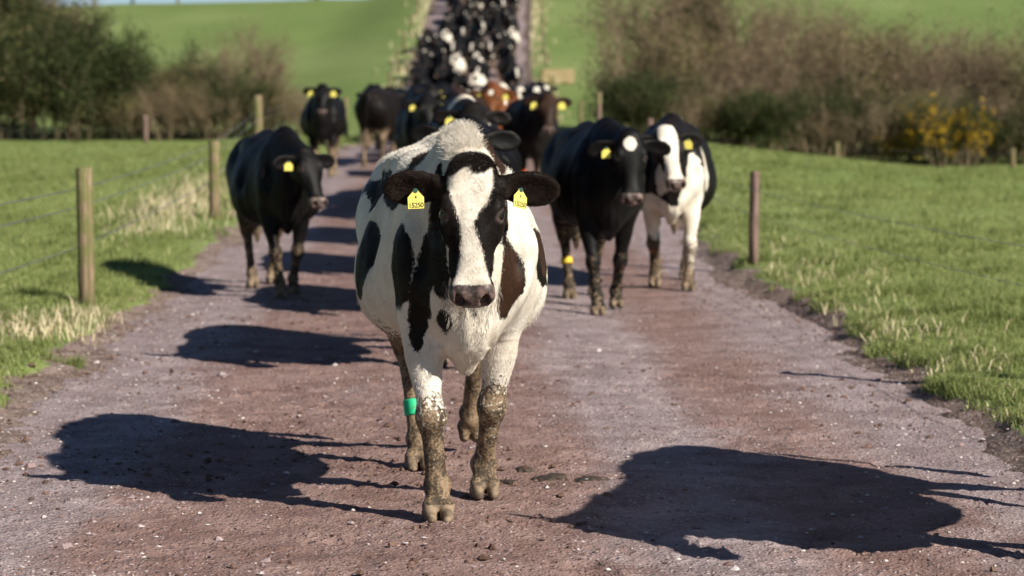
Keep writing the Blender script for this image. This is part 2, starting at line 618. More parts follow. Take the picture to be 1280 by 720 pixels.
# ================================================================== COAT MATERIALS
def coat_material(name, dark=(.0055, .0042, .0036), brown=(.034, .016, .009), fur_scale=1.0):
    t = NT(name, rough=.5, spec=.16)
    p = t.obj()
    fine = t.noise(t.map(p, (1, 1, .45)), 170 * fur_scale, 4, .65)
    mid = t.noise(p, 26, 4, .6)
    big = t.noise(p, 5, 3, .5)
    edge = t.math('ADD', t.math('MULTIPLY', t.math('SUBTRACT', fine, .5), .020), t.math('MULTIPLY', t.math('SUBTRACT', mid, .5), .022))
    w = t.ramp(t.math('ADD', t.attr('white'), edge), -.0025, .0025)
    br = t.ramp(t.math('ADD', t.attr('brown'), t.math('MULTIPLY', t.math('SUBTRACT', big, .5), .6)), .1, .75)
    darkc = t.mix(br, dark, brown)
    darkc = t.mix(t.ramp(fine, .40, .9), darkc, t.mix(.14, darkc, (.05, .035, .026)))
    whitec = t.mix(t.ramp(big, .35, .7), (.80, .76, .68), (.66, .60, .50))
    whitec = t.mix(t.ramp(fine, .25, .6, .35, 0), whitec, (.38, .31, .24))
    stain = t.math('MULTIPLY', t.ramp(t.noise(p, 3.2, 4, .65), .42, .70), .75)
    whitec = t.mix(stain, whitec, (.52, .43, .31))
    c = t.mix(w, darkc, whitec)
    # skin of the muzzle and paler lid skin with a painted highlight
    mu = t.ramp(t.math('ADD', t.attr('muzzle'), t.math('MULTIPLY', edge, .6)), -.004, .004)
    skin = t.mix(t.ramp(mid, .40, .62), (.045, .036, .034), (.17, .115, .10))
    c = t.mix(mu, c, skin)
    pk = t.ramp(t.attr('lid_highlight'), 0.0, .6)
    c = t.mix(t.math('MULTIPLY', pk, .8), c, (.15, .115, .10))
    # dried mud
    mfl = t.noise(p, 75, 3, .6)
    mudn = t.math('ADD', t.math('ADD', t.attr('mud'), t.math('MULTIPLY', t.math('SUBTRACT', mid, .5), .6)), t.math('MULTIPLY', t.math('SUBTRACT', mfl, .5), 1.1))
    mk = t.ramp(mudn, .42, .62)
    m2 = t.noise(p, 95, 4, .7)
    mudc = t.mix(t.ramp(t.math('ADD', t.math('MULTIPLY', m2, .6), t.math('MULTIPLY', t.noise(p, 14, 3, .5), .4)), .42, .58), (.055, .040, .028), (.26, .185, .115))
    c = t.mix(mk, c, mudc)
    hf = t.ramp(t.attr('hoof'), .0, .3)
    hoofc = t.mix(t.ramp(mid, .35, .65), (.085, .060, .042), (.27, .20, .135))
    c = t.mix(hf, c, hoofc)
    t.out('Base Color', c)
    wet = t.math('MULTIPLY', mu, -.28)
    t.out('Roughness', t.math('ADD', .54, wet))
    bumpin = t.math('ADD', t.math('MULTIPLY', fine, .5), t.math('ADD', t.math('MULTIPLY', mid, .7), t.math('MULTIPLY', t.math('MULTIPLY', m2, mk), 1.2)))
    t.bump(bumpin, .55, .006)
    return t.m


MAT = {}
MAT['coat'] = coat_material('cow_coat')
MAT['coat_black'] = coat_material('cow_coat_black', (.0028, .0026, .0028), (.012, .008, .006))
MAT['coat_red'] = coat_material('cow_coat_red', (.135, .045, .014), (.215, .074, .026))
t = NT('eye_gloss', .06, .8); t.out('Base Color', (.010, .007, .006)); MAT['eye'] = t.m
t = NT('tag_plastic', .45, .4)
t.out('Base Color', t.mix(t.ramp(t.noise(t.obj(), 45, 4, .7), .45, .7), (.80, .70, .13), (.46, .39, .13)))
t.out('Subsurface Weight', .0)
MAT['tag'] = t.m
t = NT('tag_ink', .7); t.out('Base Color', (.03, .025, .012)); MAT['ink'] = t.m
t = NT('tag_stud', .5); t.out('Base Color', (.02, .07, .05)); MAT['stud'] = t.m
for nm, c in (('band_green', (.02, .52, .24)), ('band_orange', (.75, .13, .02)), ('band_yellow', (.75, .5, .03)), ('band_red', (.6, .05, .03))):
    t = NT(nm, .6)
    t.out('Base Color', t.mix(t.ramp(t.noise(t.obj(), 45, 3), .5, .75), c, (c[0] * .5 + .05, c[1] * .5 + .04, c[2] * .4 + .02)))
    MAT[nm] = t.m


def cow_attrs(V, info, coat):
    """V in cow space; coat: dict(white=[blobs], black=[blobs cut out of white], brown=func/blobs, base='black'/'white')"""
    n = len(V)
    H, a, b, l, P = info['H'], info['a'], info['b'], info['l'], info['P']
    rel = V - P
    hs = info['hs']; ha, hl_, hb = rel @ a / hs, rel @ l / hs, rel @ b / hs
    inhead = (ha > -.06) & (ha < .6) & (np.abs(hl_) < .15) & (hb < .12) & (hb > -.2) & (V[:, 0] > .6)
    hv = np.stack([ha, hl_, hb], 1)
    white = np.full(n, -.2)
    if coat.get('base') == 'white':
        white[:] = .2
    if coat.get('white'):
        white = np.maximum(white, blobs(V, coat['white'], coat.get('seed', 1)))
    if coat.get('black'):
        white = np.minimum(white, -blobs(V, coat['black'], coat.get('seed', 1) + 7))
    if coat.get('white2'):
        white = np.maximum(white, blobs(V, coat['white2'], coat.get('seed', 1) + 9))
    # head: dark with an optional blaze
    near = (ha > -.10) & (ha < .66) & (np.abs(hl_) < .50) & (hb > coat.get('nape', -.15) - .10 * np.clip((ha - .2) / .3, 0, 1)) & (hb < .25) & (V[:, 0] > .62)
    near |= (ha > -.10) & (ha < .30) & (np.abs(hl_) > .125) & (np.abs(hl_) < .5) & (np.abs(hb) < .25) & (V[:, 0] > .62) & (V[:, 2] > P[2] - .25)
    if coat.get('head', 'dark') == 'dark':
        hn = fbm(V[:, 0] * 14, V[:, 1] * 14, V[:, 2] * 14, seed=5, octv=3)
        edge = .17 - np.sqrt(np.maximum(0, (ha - .16)) ** 2 * .0 + hl_ ** 2 * .25 + (hb + .02) ** 2)
        hw = -np.full(n, .2)
        if coat.get('blaze') is not None:
            T, C, Wd = coat['blaze']         # along the face, centre, half width
            c0 = np.interp(ha, T, C); w0 = np.interp(ha, T, Wd)
            hw = np.where(hb > -.035, (w0 - np.abs(hl_ - c0)), -.2) + hn * .005
        if coat.get('star') is not None:
            s = coat['star']
            d = np.sqrt(((ha - s[0]) / s[2]) ** 2 + ((hl_ - s[1]) / s[3]) ** 2)
            hw = np.maximum(hw, np.where(hb > 0, (1 - d) * s[2], -.2) + hn * .006)
        white = np.where(near, np.clip(hw, -.2, .2), white)
    muzzle = np.where(inhead, np.minimum(ha - .468 + .10 * np.maximum(0, np.abs(hl_) - .045) * 0 + np.where(hb < -.02, .03, 0) - np.maximum(0, hb - .02) * .25, .2), -.2)
    muzzle = np.where(inhead & (hb < -.075), -.2, muzzle)
    lid_highlight = np.zeros(n)
    # mud on the lower legs, belly underside and hooves
    z = V[:, 2]
    ms = [.95, .80, .72, .66, .38, .16, .03, 0]
    mud = np.interp(z, [0, .08, .24, .40, .50, .62, .75, 1.4], ms)
    mud = np.where((V[:, 0] < 0), np.interp(z, [0, .1, .45, .62, .72, .85], [.95, .85, .80, .62, .25, 0]), mud) * coat.get('mud', 1.0)
    if coat.get('clean'):      # a leg that kept its white: (u centre, x centre)
        cu, cx = coat['clean']
        dl = np.hypot(V[:, 0] - cu, V[:, 1] - cx)
        mud = np.where(dl < .20, np.interp(z, [0, .1, .20, .30, .36, .44, .52, .6], [.95, .90, .80, .76, .68, .50, .30, .05]), mud)
    mud = mud + np.where((z > .42), .5 * coat.get('flank_mud', .0) * np.interp(z, [.5, .62, .85], [1, .6, 0]), 0) * (V[:, 0] < .30)
    mud = np.where(near, 0.0, mud)
    hoofm = np.where(z < .062, 1.0, 0.0)
    for nm, ft in coat.get('lifts', {}).items():
        pass
    brown = np.full(n, coat.get('brownish', .0)) + np.interp(z, [.9, 1.45], [0, coat.get('topbrown', .25)])
    if coat.get('brown'):
        brown = np.maximum(brown, np.clip(blobs(V, coat['brown'], 3) * 25, -1, 1))
    brown = np.where(near, brown * .3 + coat.get('facebrown', 0), brown)
    # paler skin ring round the eyes, a lid highlight put into the colour
    de = np.minimum(np.linalg.norm(V - info['eyes'][0], axis=1), np.linalg.norm(V - info['eyes'][1], axis=1))
    lid_highlight = np.maximum(lid_highlight, sstep(.036, .027, de) * .30)
    return dict(white=white, muzzle=muzzle, lid_highlight=lid_highlight, mud=mud, hoof=hoofm, brown=brown)


def to_mesh(V):
    return np.stack([V[:, 1], -V[:, 0], V[:, 2]], 1)


def v2m(p):
    return Vector((p[1], -p[0], p[2]))


def smooth_mesh(V, Q, it=1, lam=.5):
    E = np.concatenate([Q[:, [0, 1]], Q[:, [1, 2]], Q[:, [2, 3]], Q[:, [3, 0]]])
    for _ in range(it):
        s = np.zeros_like(V); c = np.zeros(len(V))
        for i, j in ((0, 1), (1, 0)):
            for ax in range(3):
                s[:, ax] += np.bincount(E[:, i], V[E[:, j], ax], len(V))
            c += np.bincount(E[:, i], minlength=len(V))
        V = V + lam * (s / c[:, None] - V)
    return V


TXT = {}


def ear_tag(root, info, which, number=None, size=1.0, tilt=0.0, face=(0, 1)):
    """yellow plastic flag hanging from the ear"""
    pos, ed, ew, en = info['tags'][which]
    w, hgt, th = .030 * size, .066 * size, .0022
    out = [(-w, 0), (-w * .92, -hgt * .58), (w * .92, -hgt * .58), (w, 0), (w * .42, hgt * .22), (w * .2, hgt * .42), (-w * .2, hgt * .42), (-w * .42, hgt * .22)]
    out = [(-w * .96, -hgt * .62), (w * .96, -hgt * .62), (w * .98, -hgt * .02), (w * .40, hgt * .26), (w * .22, hgt * .42), (-w * .22, hgt * .42), (-w * .40, hgt * .26), (-w * .98, -hgt * .02)]
    n = len(out)
    V = [(x, -th, y) for x, y in out] + [(x, th, y) for x, y in out]
    me = bpy.data.meshes.new('ear_tag')
    faces = [tuple(range(n)), tuple(range(2 * n - 1, n - 1, -1))] + [(i, i + n, (i + 1) % n + n, (i + 1) % n) for i in range(n)]
    me.from_pydata(V, [], faces); me.update()
    o = link('ear_tag', me, root, MAT['tag'])
    loc = v2m(pos + en * .018 + ed * (.028 if which == 1 and number else 0)) + Vector((0, 0, -hgt * .30))
    o.location = loc
    o.rotation_euler = (R(face[0]), R(tilt), R(face[1]))
    bev = o.modifiers.new('b', 'BEVEL'); bev.width = .0012; bev.segments = 2
    m2 = bpy.data.meshes.new('tag_stud')
    k = 12
    vs = [(math.cos(i / k * 6.283) * .008 * size, -.005, math.sin(i / k * 6.283) * .008 * size + hgt * .34) for i in range(k)]
    vs += [(x * 1.0, .012, z) for x, y, z in vs]
    m2.from_pydata(vs, [], [tuple(range(k)), tuple(range(2 * k - 1, k - 1, -1))] + [(i, i + k, (i + 1) % k + k, (i + 1) % k) for i in range(k)])
    link('tag_stud', m2, o, MAT['stud'])
    if number:
        for txt, sz, zz in ((number, .0235, -.036), ('IE', .010, -.003)):
            key = (txt, sz)
            if key not in TXT:
                cu = bpy.data.curves.new('tag_number', 'FONT'); cu.body = txt; cu.size = sz
                cu.align_x = 'CENTER'; cu.extrude = .0003; cu.offset = .0003; cu.space_character = .92
                tmp = bpy.data.objects.new('tmp', cu); COL.objects.link(tmp)
                bpy.context.view_layer.update()
                me3 = bpy.data.meshes.new_from_object(tmp.evaluated_get(bpy.context.evaluated_depsgraph_get()))
                me3.name = 'tag_number'; me3.materials.clear(); me3.materials.append(MAT['ink'])
                bpy.data.objects.remove(tmp); bpy.data.curves.remove(cu)
                TXT[key] = me3
            to = link('tag_number' if sz > .02 else 'country_mark', TXT[key].copy(), o)
            to.location = (0, -th - .0006, zz * size); to.rotation_euler = (R(90), 0, 0)
    return o


def eyes(root, info, r=.0215):
    for e in info['eyes']:
        V, F = uv_ball(r, 20, 14)
        me = np_mesh('eye', V, F)
        o = link('eye', me, root, MAT['eye'])
        o.location = v2m(e)


def uv_ball(r, nu=16, nv=10):
    V = [(0, 0, r)]
    for j in range(1, nv):
        a = math.pi * j / nv
        for i in range(nu):
            b = 2 * math.pi * i / nu
            V.append((r * math.sin(a) * math.cos(b), r * math.sin(a) * math.sin(b), r * math.cos(a)))
    V.append((0, 0, -r))
    T = []; Q = []
    for i in range(nu):
        T.append((0, 1 + i, 1 + (i + 1) % nu))
        k = 1 + (nv - 2) * nu
        T.append((k + i, len(V) - 1, k + (i + 1) % nu))
    for j in range(nv - 2):
        for i in range(nu):
            p = 1 + j * nu
            Q.append((p + i, p + nu + i, p + nu + (i + 1) % nu, p + (i + 1) % nu))
    return np.array(V), [np.array(T), np.array(Q)]


def leg_band(root, info, leg, colour, z=.33, r=.047, w=.05):
    """wrapped marker tape round the cannon of a leg"""
    jt = info['joints'][leg]
    A, B = jt[1], jt[2]
    t = (z - A[2]) / (B[2] - A[2]); c = A + (B - A) * t; d = nrm(B - A)
    x = nrm(np.cross(d, (0, 1, 0))); y = np.cross(d, x)
    k = 24; V = []
    for s, rr in ((-1, r * .97), (-.8, r * 1.02), (0, r), (.8, r * 1.03), (1, r * .97)):
        for i in range(k):
            q = 2 * math.pi * i / k
            V.append(c + d * s * w / 2 + (x * math.cos(q) + y * math.sin(q)) * (rr + .0015 * math.sin(q * 5)))
    V = to_mesh(np.array(V))
    Q = np.array([(j * k + i, j * k + (i + 1) % k, (j + 1) * k + (i + 1) % k, (j + 1) * k + i) for j in range(4) for i in range(k)])
    me = np_mesh('leg_band', V, Q)
    o = link('leg_band', me, root, MAT[colour])
    s = o.modifiers.new('s', 'SOLIDIFY'); s.thickness = .003
    return o


def make_cow(label, loc, yaw, pose, coat, mat='coat', group=None, scale=1.0, h=.014, tags=(1, 1), number=None,
             bands=(), roll=0, sm=1, tagtilt=(0, 0), tagface=((0, 0), (0, 0)), tagsize=1.0):
    """loc: ground point under the middle of the body (u=0); yaw: degrees, + turns the forward direction to +X"""
    V, Q, info = sculpt_cow(h=h, **pose)
    V = smooth_mesh(V, Q, sm)
    at = cow_attrs(V, info, coat)
    A_, B_, C_, D_ = V[Q[:, 0]], V[Q[:, 1]], V[Q[:, 2]], V[Q[:, 3]]
    fn = np.cross(C_ - A_, D_ - B_); vn = np.zeros_like(V)
    for j in range(4):
        for ax in range(3): vn[:, ax] += np.bincount(Q[:, j], fn[:, ax], len(V))
    vn /= np.linalg.norm(vn, axis=1)[:, None] + 1e-9
    am = np.where((V[:, 2] > .62) & (V[:, 0] < .85), 1.0, .25)
    nn = fbm(V[:, 0] * 6, V[:, 1] * 9, V[:, 2] * 4, seed=11, octv=3) * .008 + np.sin(V[:, 1] * 105 + 5 * V[:, 2]) * .0035 * sstep(.55, .68, V[:, 0]) * sstep(.85, .7, V[:, 2]) * sstep(.14, .08, np.abs(V[:, 1])) + np.sin(V[:, 0] * 52 + 2 * V[:, 2]) * .0022 * ((V[:, 0] > -.2) & (V[:, 0] < .4))
    V = V + vn * (nn * am)[:, None]
    root = empty('cow', loc, R(yaw))
    root.scale = (scale,) * 3
    tag(root, label, 'cow', group)
    me = np_mesh('body', to_mesh(V), Q, True, at)
    body = link('body', me, root, MAT[mat])
    eyes(root, info)
    for w in (0, 1):
        if tags[w]:
            ear_tag(root, info, w, number, tilt=tagtilt[w], face=tagface[w], size=tagsize)
    for bd in bands:
        leg_band(root, info, bd[0], bd[1], bd[2], *(bd[3:] or (.044,)))
    root['_i'] = 0
    del root['_i']
    return root, body, info, V, Q



# ================================================================== HAIR
def hair_material(name):
    t = NT(name, .5, .14)
    w = t.attr('hwhite'); br = t.attr('hbrown'); rnd = t.attr('hrand')
    dark = t.mix(br, (.007, .005, .0045), (.040, .019, .011))
    dark = t.mix(t.math('MULTIPLY', rnd, .22), dark, (.055, .036, .025))
    whitec = t.mix(rnd, (.84, .80, .73), (.66, .59, .50))
    t.out('Base Color', t.mix(w, dark, whitec))
    return t.m


MAT['hair'] = hair_material('coat_hair')


def strands(name, root, P0, Dm, Nm, L, rad, white, brown, rg, npt=3, droop=.0, curl=0.0, tip=.35):
    """hair strands in mesh space as a curves object"""
    n = len(P0)
    cu = bpy.data.hair_curves.new(name)
    cu.add_curves([npt] * n)
    S = np.linspace(0, 1, npt)
    side = np.cross(Dm, Nm); side /= np.linalg.norm(side, axis=1)[:, None] + 1e-9
    pts = np.zeros((n, npt, 3))
    ph = rg.uniform(0, 6.28, n); cr = rg.uniform(.3, 1, n) * curl
    for j, s in enumerate(S):
        q = P0 + Dm * (L * s)[:, None] - Nm * (droop * L * s * s)[:, None]
        if curl:
            q = q + (side * np.sin(ph + s * 5)[:, None] + Nm * np.cos(ph + s * 4)[:, None]) * (cr * L * s)[:, None]
        pts[:, j] = q
    cu.attributes['position'].data.foreach_set('vector', pts.reshape(-1).astype(np.float32))
    r = cu.attributes.new('radius', 'FLOAT', 'POINT')
    rr_ = (np.broadcast_to(rad, n)[:, None] * (1 - (1 - tip) * S)[None, :]).reshape(-1)
    r.data.foreach_set('value', rr_.astype(np.float32))
    for k, v in (('hwhite', white), ('hbrown', brown), ('hrand', rg.random(n))):
        a = cu.attributes.new(k, 'FLOAT', 'CURVE'); a.data.foreach_set('value', np.asarray(v, dtype=np.float32))
    cu.materials.append(MAT['hair'])
    o = bpy.data.objects.new(name, cu); COL.objects.link(o); o.parent = root
    return o


def sample_surface(V, Q, n, rg, wfun):
    """random points on the quads, weighted by area*wfun(center)"""
    A, B, C, D = V[Q[:, 0]], V[Q[:, 1]], V[Q[:, 2]], V[Q[:, 3]]
    N = np.cross(C - A, D - B); ar = np.linalg.norm(N, axis=1) * .5
    N = N / (np.linalg.norm(N, axis=1)[:, None] + 1e-12)
    w = ar * wfun((A + B + C + D) / 4, N)
    cs = np.cumsum(w); i = np.searchsorted(cs, rg.random(n) * cs[-1]); i = np.clip(i, 0, len(Q) - 1)
    s, t_ = rg.random((n, 1)), rg.random((n, 1))
    P = (A[i] * (1 - s) + B[i] * s) * (1 - t_) + (D[i] * (1 - s) + C[i] * s) * t_
    return P, N[i], i

# ================================================================== THE LEADING COW
HERO_POSE = dict(fl=(.206, .112, 0), fr=(.70, -.112, 0), hl=(-.90, .18, .05), hr=(-.515, -.08, 0),
                 poll=(.93, -.012, 1.253), yaw=-6, pitch=75, ear=(-2, -2), belly=1.0, hs=.84)
HERO_COAT = dict(base='white', seed=4, mud=1.0, flank_mud=1.5, clean=(.62, -.12), nape=-.12, black=[
    # (u, x, z, ru, rx, rz)
    (.15, -.36, .91, .125, .2, .15), (.62, -.245, .93, .135, .058, .150),
    (.75, -.150, .93, .085, .046, .13), (.72, -.168, .81, .065, .046, .13), (.665, -.172, .71, .06, .036, .10), (.655, -.178, .645, .05, .028, .06), (.82, -.11, .89, .065, .048, .11), (.80, -.12, .97, .07, .05, .08),
    (.765, -.092, .735, .090, .036, .058), (.80, .005, .77, .04, .016, .035),
    (.77, .145, .87, .10, .066, .140), (.28, .33, .93, .17, .10, .13),
    (-.30, -.30, 1.16, .34, .14, .10), (.30, -.24, 1.19, .26, .12, .085), (.22, -.15, 1.31, .20, .06, .06), (.58, .12, 1.33, .22, .07, .09),
    (-.7, .2, 1.0, .2, .2, .2)],
    brown=[(.78, .130, .875, .14, .12, .17), (.15, .35, .95, .25, .15, .16), (.58, .12, 1.33, .3, .1, .12), (.22, -.15, 1.31, .22, .08, .07)],
    blaze=([-.06, -.02, .06, .13, .18, .22, .28, .34, .40, .46, .53], [.0, -.005, -.008, -.004, -.018, -.021, -.013, -.003, .0, .0, .0], [.06, .085, .094, .074, .042, .024, .032, .044, .058, .075, .10]))
hero, hero_body, hero_info, hero_V, hero_Q = make_cow(
    'black and white cow leading the herd, in focus, with a green leg band', (-.24, 9.29, 0), 7, HERO_POSE, HERO_COAT,
    h=.0075, number='15250', bands=(('hr', 'band_green', .25, .040, .066),), tagface=((-10, 32), (0, 10)), tagtilt=(12, -2))


def hero_hair():
    V, Q, info = hero_V, hero_Q, hero_info
    at_ = cow_attrs(V, info, HERO_COAT)
    rg = np.random.default_rng(7)
    hs, P, a, b, l = info['hs'], info['P'], info['a'], info['b'], info['l']

    def hc(p):
        r = p - P
        return r @ a / hs, r @ l / hs, r @ b / hs
    A_, B_, L_ = a, b, l

    def emit(name, n, wf, length, rad, flow, lift, npt=3, curl=0.0, droop=0.0, force=None):
        p, N, qi = sample_surface(V, Q, n, rg, wf)
        vi = Q[qi, rg.integers(0, 4, len(qi))]
        w = at_['white'][vi] + rg.normal(0, .003, len(vi))
        m = at_['mud'][vi]; mu = at_['muzzle'][vi]
        keep = (m < .45 + rg.normal(0, .1, len(vi))) & (mu < -.004)
        if force is not None: keep[:] = True
        p, N, w, vi = p[keep], N[keep], w[keep], vi[keep]
        F = flow(p, N)
        F = F - N * (F * N).sum(1)[:, None]; F /= np.linalg.norm(F, axis=1)[:, None] + 1e-9
        nz = np.stack([fbm(p[:, 0] * 30, p[:, 1] * 30, p[:, 2] * 30, seed=s_, octv=2) for s_ in (1, 2, 3)], 1)
        D = F + N * (lift + .10 * rg.random(len(p)))[:, None] + nz * .35 + rg.normal(0, .10, (len(p), 3))
        D /= np.linalg.norm(D, axis=1)[:, None]
        Lh = length * rg.uniform(.6, 1.25, len(p))
        wm = (w > 0).astype(float) if force is None else np.full(len(p), force[0])
        bm = np.clip(at_['brown'][vi] * 1.2, 0, 1) if force is None else np.full(len(p), force[1])
        strands(name, hero_body, to_mesh(p), to_mesh(D), to_mesh(N), Lh, rad, wm, bm, rg, npt=npt, curl=curl, droop=droop)

    body_flow = lambda p, N: np.stack([-np.ones(len(p)), np.zeros(len(p)), -.9 + 0 * p[:, 0]], 1)

    def head_flow(p, N):
        ha, hl, hb = hc(p)
        d = A_[None] * np.where(ha > .10, 1.0, .3)[:, None] + L_[None] * (hl * 5)[:, None]
        return d
    eyed = lambda c: np.minimum(np.linalg.norm(c - info['eyes'][0], axis=1), np.linalg.norm(c - info['eyes'][1], axis=1)) > .034
    inh = lambda c: (hc(c)[0] > -.06) & (hc(c)[2] > -.14) & (c[:, 0] > .75) & (np.abs(hc(c)[1]) < .14)
    emit('coat_hair', 210000, lambda c, N: ((c[:, 2] > .42) & ~inh(c) & (c[:, 0] > -.55)) * np.where(c[:, 0] > .3, 1.6, 1.0), .0060, .0005, body_flow, .08)
    emit('face_hair', 60000, lambda c, N: (inh(c) & eyed(c)) * 1.0, .0065, .0004, head_flow, .2)
    emit('leg_hair', 22000, lambda c, N: ((c[:, 2] < .60) & (c[:, 2] > .10)) * 1.0, .009, .0006, lambda p, N: np.stack([0 * p[:, 0] - .2, 0 * p[:, 0], -np.ones(len(p))], 1), .3)
    emit('poll_tuft', 5200, lambda c, N: ((hc(c)[0] < -.007 + .013 * np.sin(hc(c)[1] * 60)) & (hc(c)[0] > -.09) & (np.abs(hc(c)[1]) < .098) & (hc(c)[2] > -.06)) * 1.0, .019, .0007,
         lambda p, N: A_[None] * .5 + L_[None] * (hc(p)[1] * 6)[:, None] + B_[None] * .5 + rg.normal(0, .35, (len(p), 3)), 1.0, npt=6, curl=.3, droop=.3, force=(0, .06))
    emit('withers_tuft', 2600, lambda c, N: ((c[:, 0] > .38) & (c[:, 0] < .78) & (np.abs(c[:, 1] + .02) < .06) & (c[:, 2] > 1.29)) * 1.0, .034, .0006,
         lambda p, N: np.stack([0 * p[:, 0] + .3, rg.normal(0, .5, len(p)), 0 * p[:, 0] + .2], 1), 1.3, npt=4, curl=.06, force=(1, 0))
    emit('back_hair', 10000, lambda c, N: ((c[:, 0] > -.9) & (c[:, 0] < .92) & ~inh(c) & (N[:, 2] > .55) & (c[:, 2] > 1.2)) * 1.0, .015, .0006,
         lambda p, N: np.stack([-1 + 0 * p[:, 0], rg.normal(0, .4, len(p)), 0 * p[:, 0]], 1), .8, npt=3)
    emit('belly_hair', 9000, lambda c, N: ((N[:, 2] < -.3) & (c[:, 2] > .5) & (c[:, 2] < .8) & (c[:, 0] < .2)) * 1.0, .020, .0007,
         lambda p, N: np.stack([-.6 + 0 * p[:, 0], rg.normal(0, .3, len(p)), -1 + 0 * p[:, 0]], 1), .5, npt=4, curl=.10)
    ear = lambda c: (np.abs(hc(c)[1]) > .13) & (hc(c)[0] < .2) & (c[:, 2] > 1.05) & (c[:, 0] > .72)
    emit('ear_hair', 12000, lambda c, N: ear(c) * 1.0, .009, .0006, lambda p, N: L_[None] * np.sign(hc(p)[1])[:, None] - np.array((0, 0, .2)), .45, npt=3, force=(0, .35))
    emit('chin_hair', 500, lambda c, N: ((hc(c)[0] > .40) & (hc(c)[2] < -.05) & (c[:, 0] > .8) & (np.abs(hc(c)[1]) < .12)) * 1.0, .030, .0007,
         lambda p, N: np.tile(np.array((0, 0, -1.)), (len(p), 1)), .5, npt=4, curl=.1, force=(.4, .2))


hero_hair()

# ================================================================== LAND
def road_c(y):
    return np.interp(y, [0, 8, 28, 45, 80, 120, 160, 400], [.05, 0.0, -.60, -1.0, -1.6, -2.0, -1.9, -1.0])


def road_hw(y):
    return np.interp(y, [0, 12, 20, 28, 60, 110, 160, 300], [2.35, 2.30, 2.42, 2.5, 2.5, 2.6, 2.95, 3.0])


def land0(x, y):
    """smooth lie of the land"""
    x = np.asarray(x, float); y = np.asarray(y, float)
    lane = np.interp(y, [0, 18, 25, 32, 40, 50, 60, 72, 85, 96, 105, 120, 135, 150, 165, 190, 260, 600],
                     [0, 0, .06, .20, .34, .50, .52, .30, .25, .75, 1.9, 3.6, 5.4, 7.5, 9.2, 10.5, 10.5, 6.0])
    fieldl = np.interp(y, [0, 30, 60, 86, 96, 105, 120, 135, 150, 162, 176, 200, 260, 600],
                       [0, .02, .02, -.05, .35, 1.3, 2.9, 4.5, 6.4, 8.0, 8.75, 8.2, 5, 0])
    fieldr = np.interp(y, [0, 20, 40, 60, 75, 90, 100, 120, 150, 180, 260, 600],
                       [0, 0, -.15, -.40, -.6, -.3, .6, 3.0, 7.3, 11.5, 17.0, 14.])
    c = road_c(y)
    dl = sstep(-9.5, -3.2, x - c); dr = sstep(3.0, 14, x - c)
    z = np.where(x < c, fieldl * (1 - dl) + lane * dl, lane * (1 - dr) + fieldr * dr)
    # the left hill sinks away towards the far left
    z = z - sstep(100, 165, y) * np.interp(x, [-80, -34, -14, -8], [2.6, .45, .0, 0])
    return z


def land(x, y):
    """the ground sheet: verges a hand higher than the lane, lane bed cut in"""
    x = np.asarray(x, float); y = np.asarray(y, float)
    d = np.abs(x - road_c(y)) - road_hw(y)
    near = np.clip(1 - y / 45.0, 0, 1)
    n1 = fbm(x * 1.1, y * .8, seed=3, octv=3); n2 = fbm(x * 5.5, y * 5.5, seed=8, octv=3)
    z = land0(x, y)
    dd = d + n1 * .22 + n2 * .07
    z = z + sstep(-.02, .14, dd) * .055 + sstep(.1, .9, dd) * .04 - sstep(-.06, -.5, dd) * .17
    z = z + (n1 * .03 + n2 * .012) * near * sstep(0, .3, dd) + fbm(x * .25, y * .2, seed=30, octv=2) * .05 * sstep(1.5, 5, d)
    return z


def lane_z(x, y, fine=True):
    x = np.asarray(x, float); y = np.asarray(y, float)
    c = road_c(y)
    u = x - c
    z = land0(x, y) + .004 - .022 * (u / 2.6) ** 2
    z = z - .018 * np.exp(-((u - 1.05) / .35) ** 2) - .014 * np.exp(-((u + 1.0) / .4) ** 2)
    k = np.clip(1.3 - y / 30, 0, 1)
    z = z + fbm(x * 1.7, y * 1.7, seed=21, octv=2) * .010 * k
    if fine:
        z = z + k * (fbm(x * 9, y * 9, seed=22, octv=3) * .0045 + np.maximum(0, fbm(x * 17, y * 17, seed=25, octv=2) - .45) * .018
                     * sstep(-.3, .35, fbm(x * .9, y * .9, seed=27, octv=2) + .35 * (u < -.2)))
    return z


def gz(x, y):
    """height to stand on"""
    x = float(x); y = float(y)
    on = abs(x - road_c(y)) < road_hw(y) - .1
    return float(lane_z(x, y, False) if on else land(x, y))


def grid_mesh(name, X, Y, Z):
    ny, nx = Z.shape
    V = np.stack([np.tile(X[None, :], (ny, 1)) if X.ndim == 1 else X, np.tile(Y[:, None], (1, nx)) if Y.ndim == 1 else Y, Z], -1).reshape(-1, 3)
    i = np.arange(ny - 1)[:, None] * nx + np.arange(nx - 1)[None, :]
    Q = np.stack([i, i + 1, i + nx + 1, i + nx], -1).reshape(-1, 4)
    return np_mesh(name, V, Q)


def spread(a, b, h0, g):
    r = [a]
    while r[-1] < b:
        r.append(r[-1] + h0); h0 *= g
    return np.array(r)


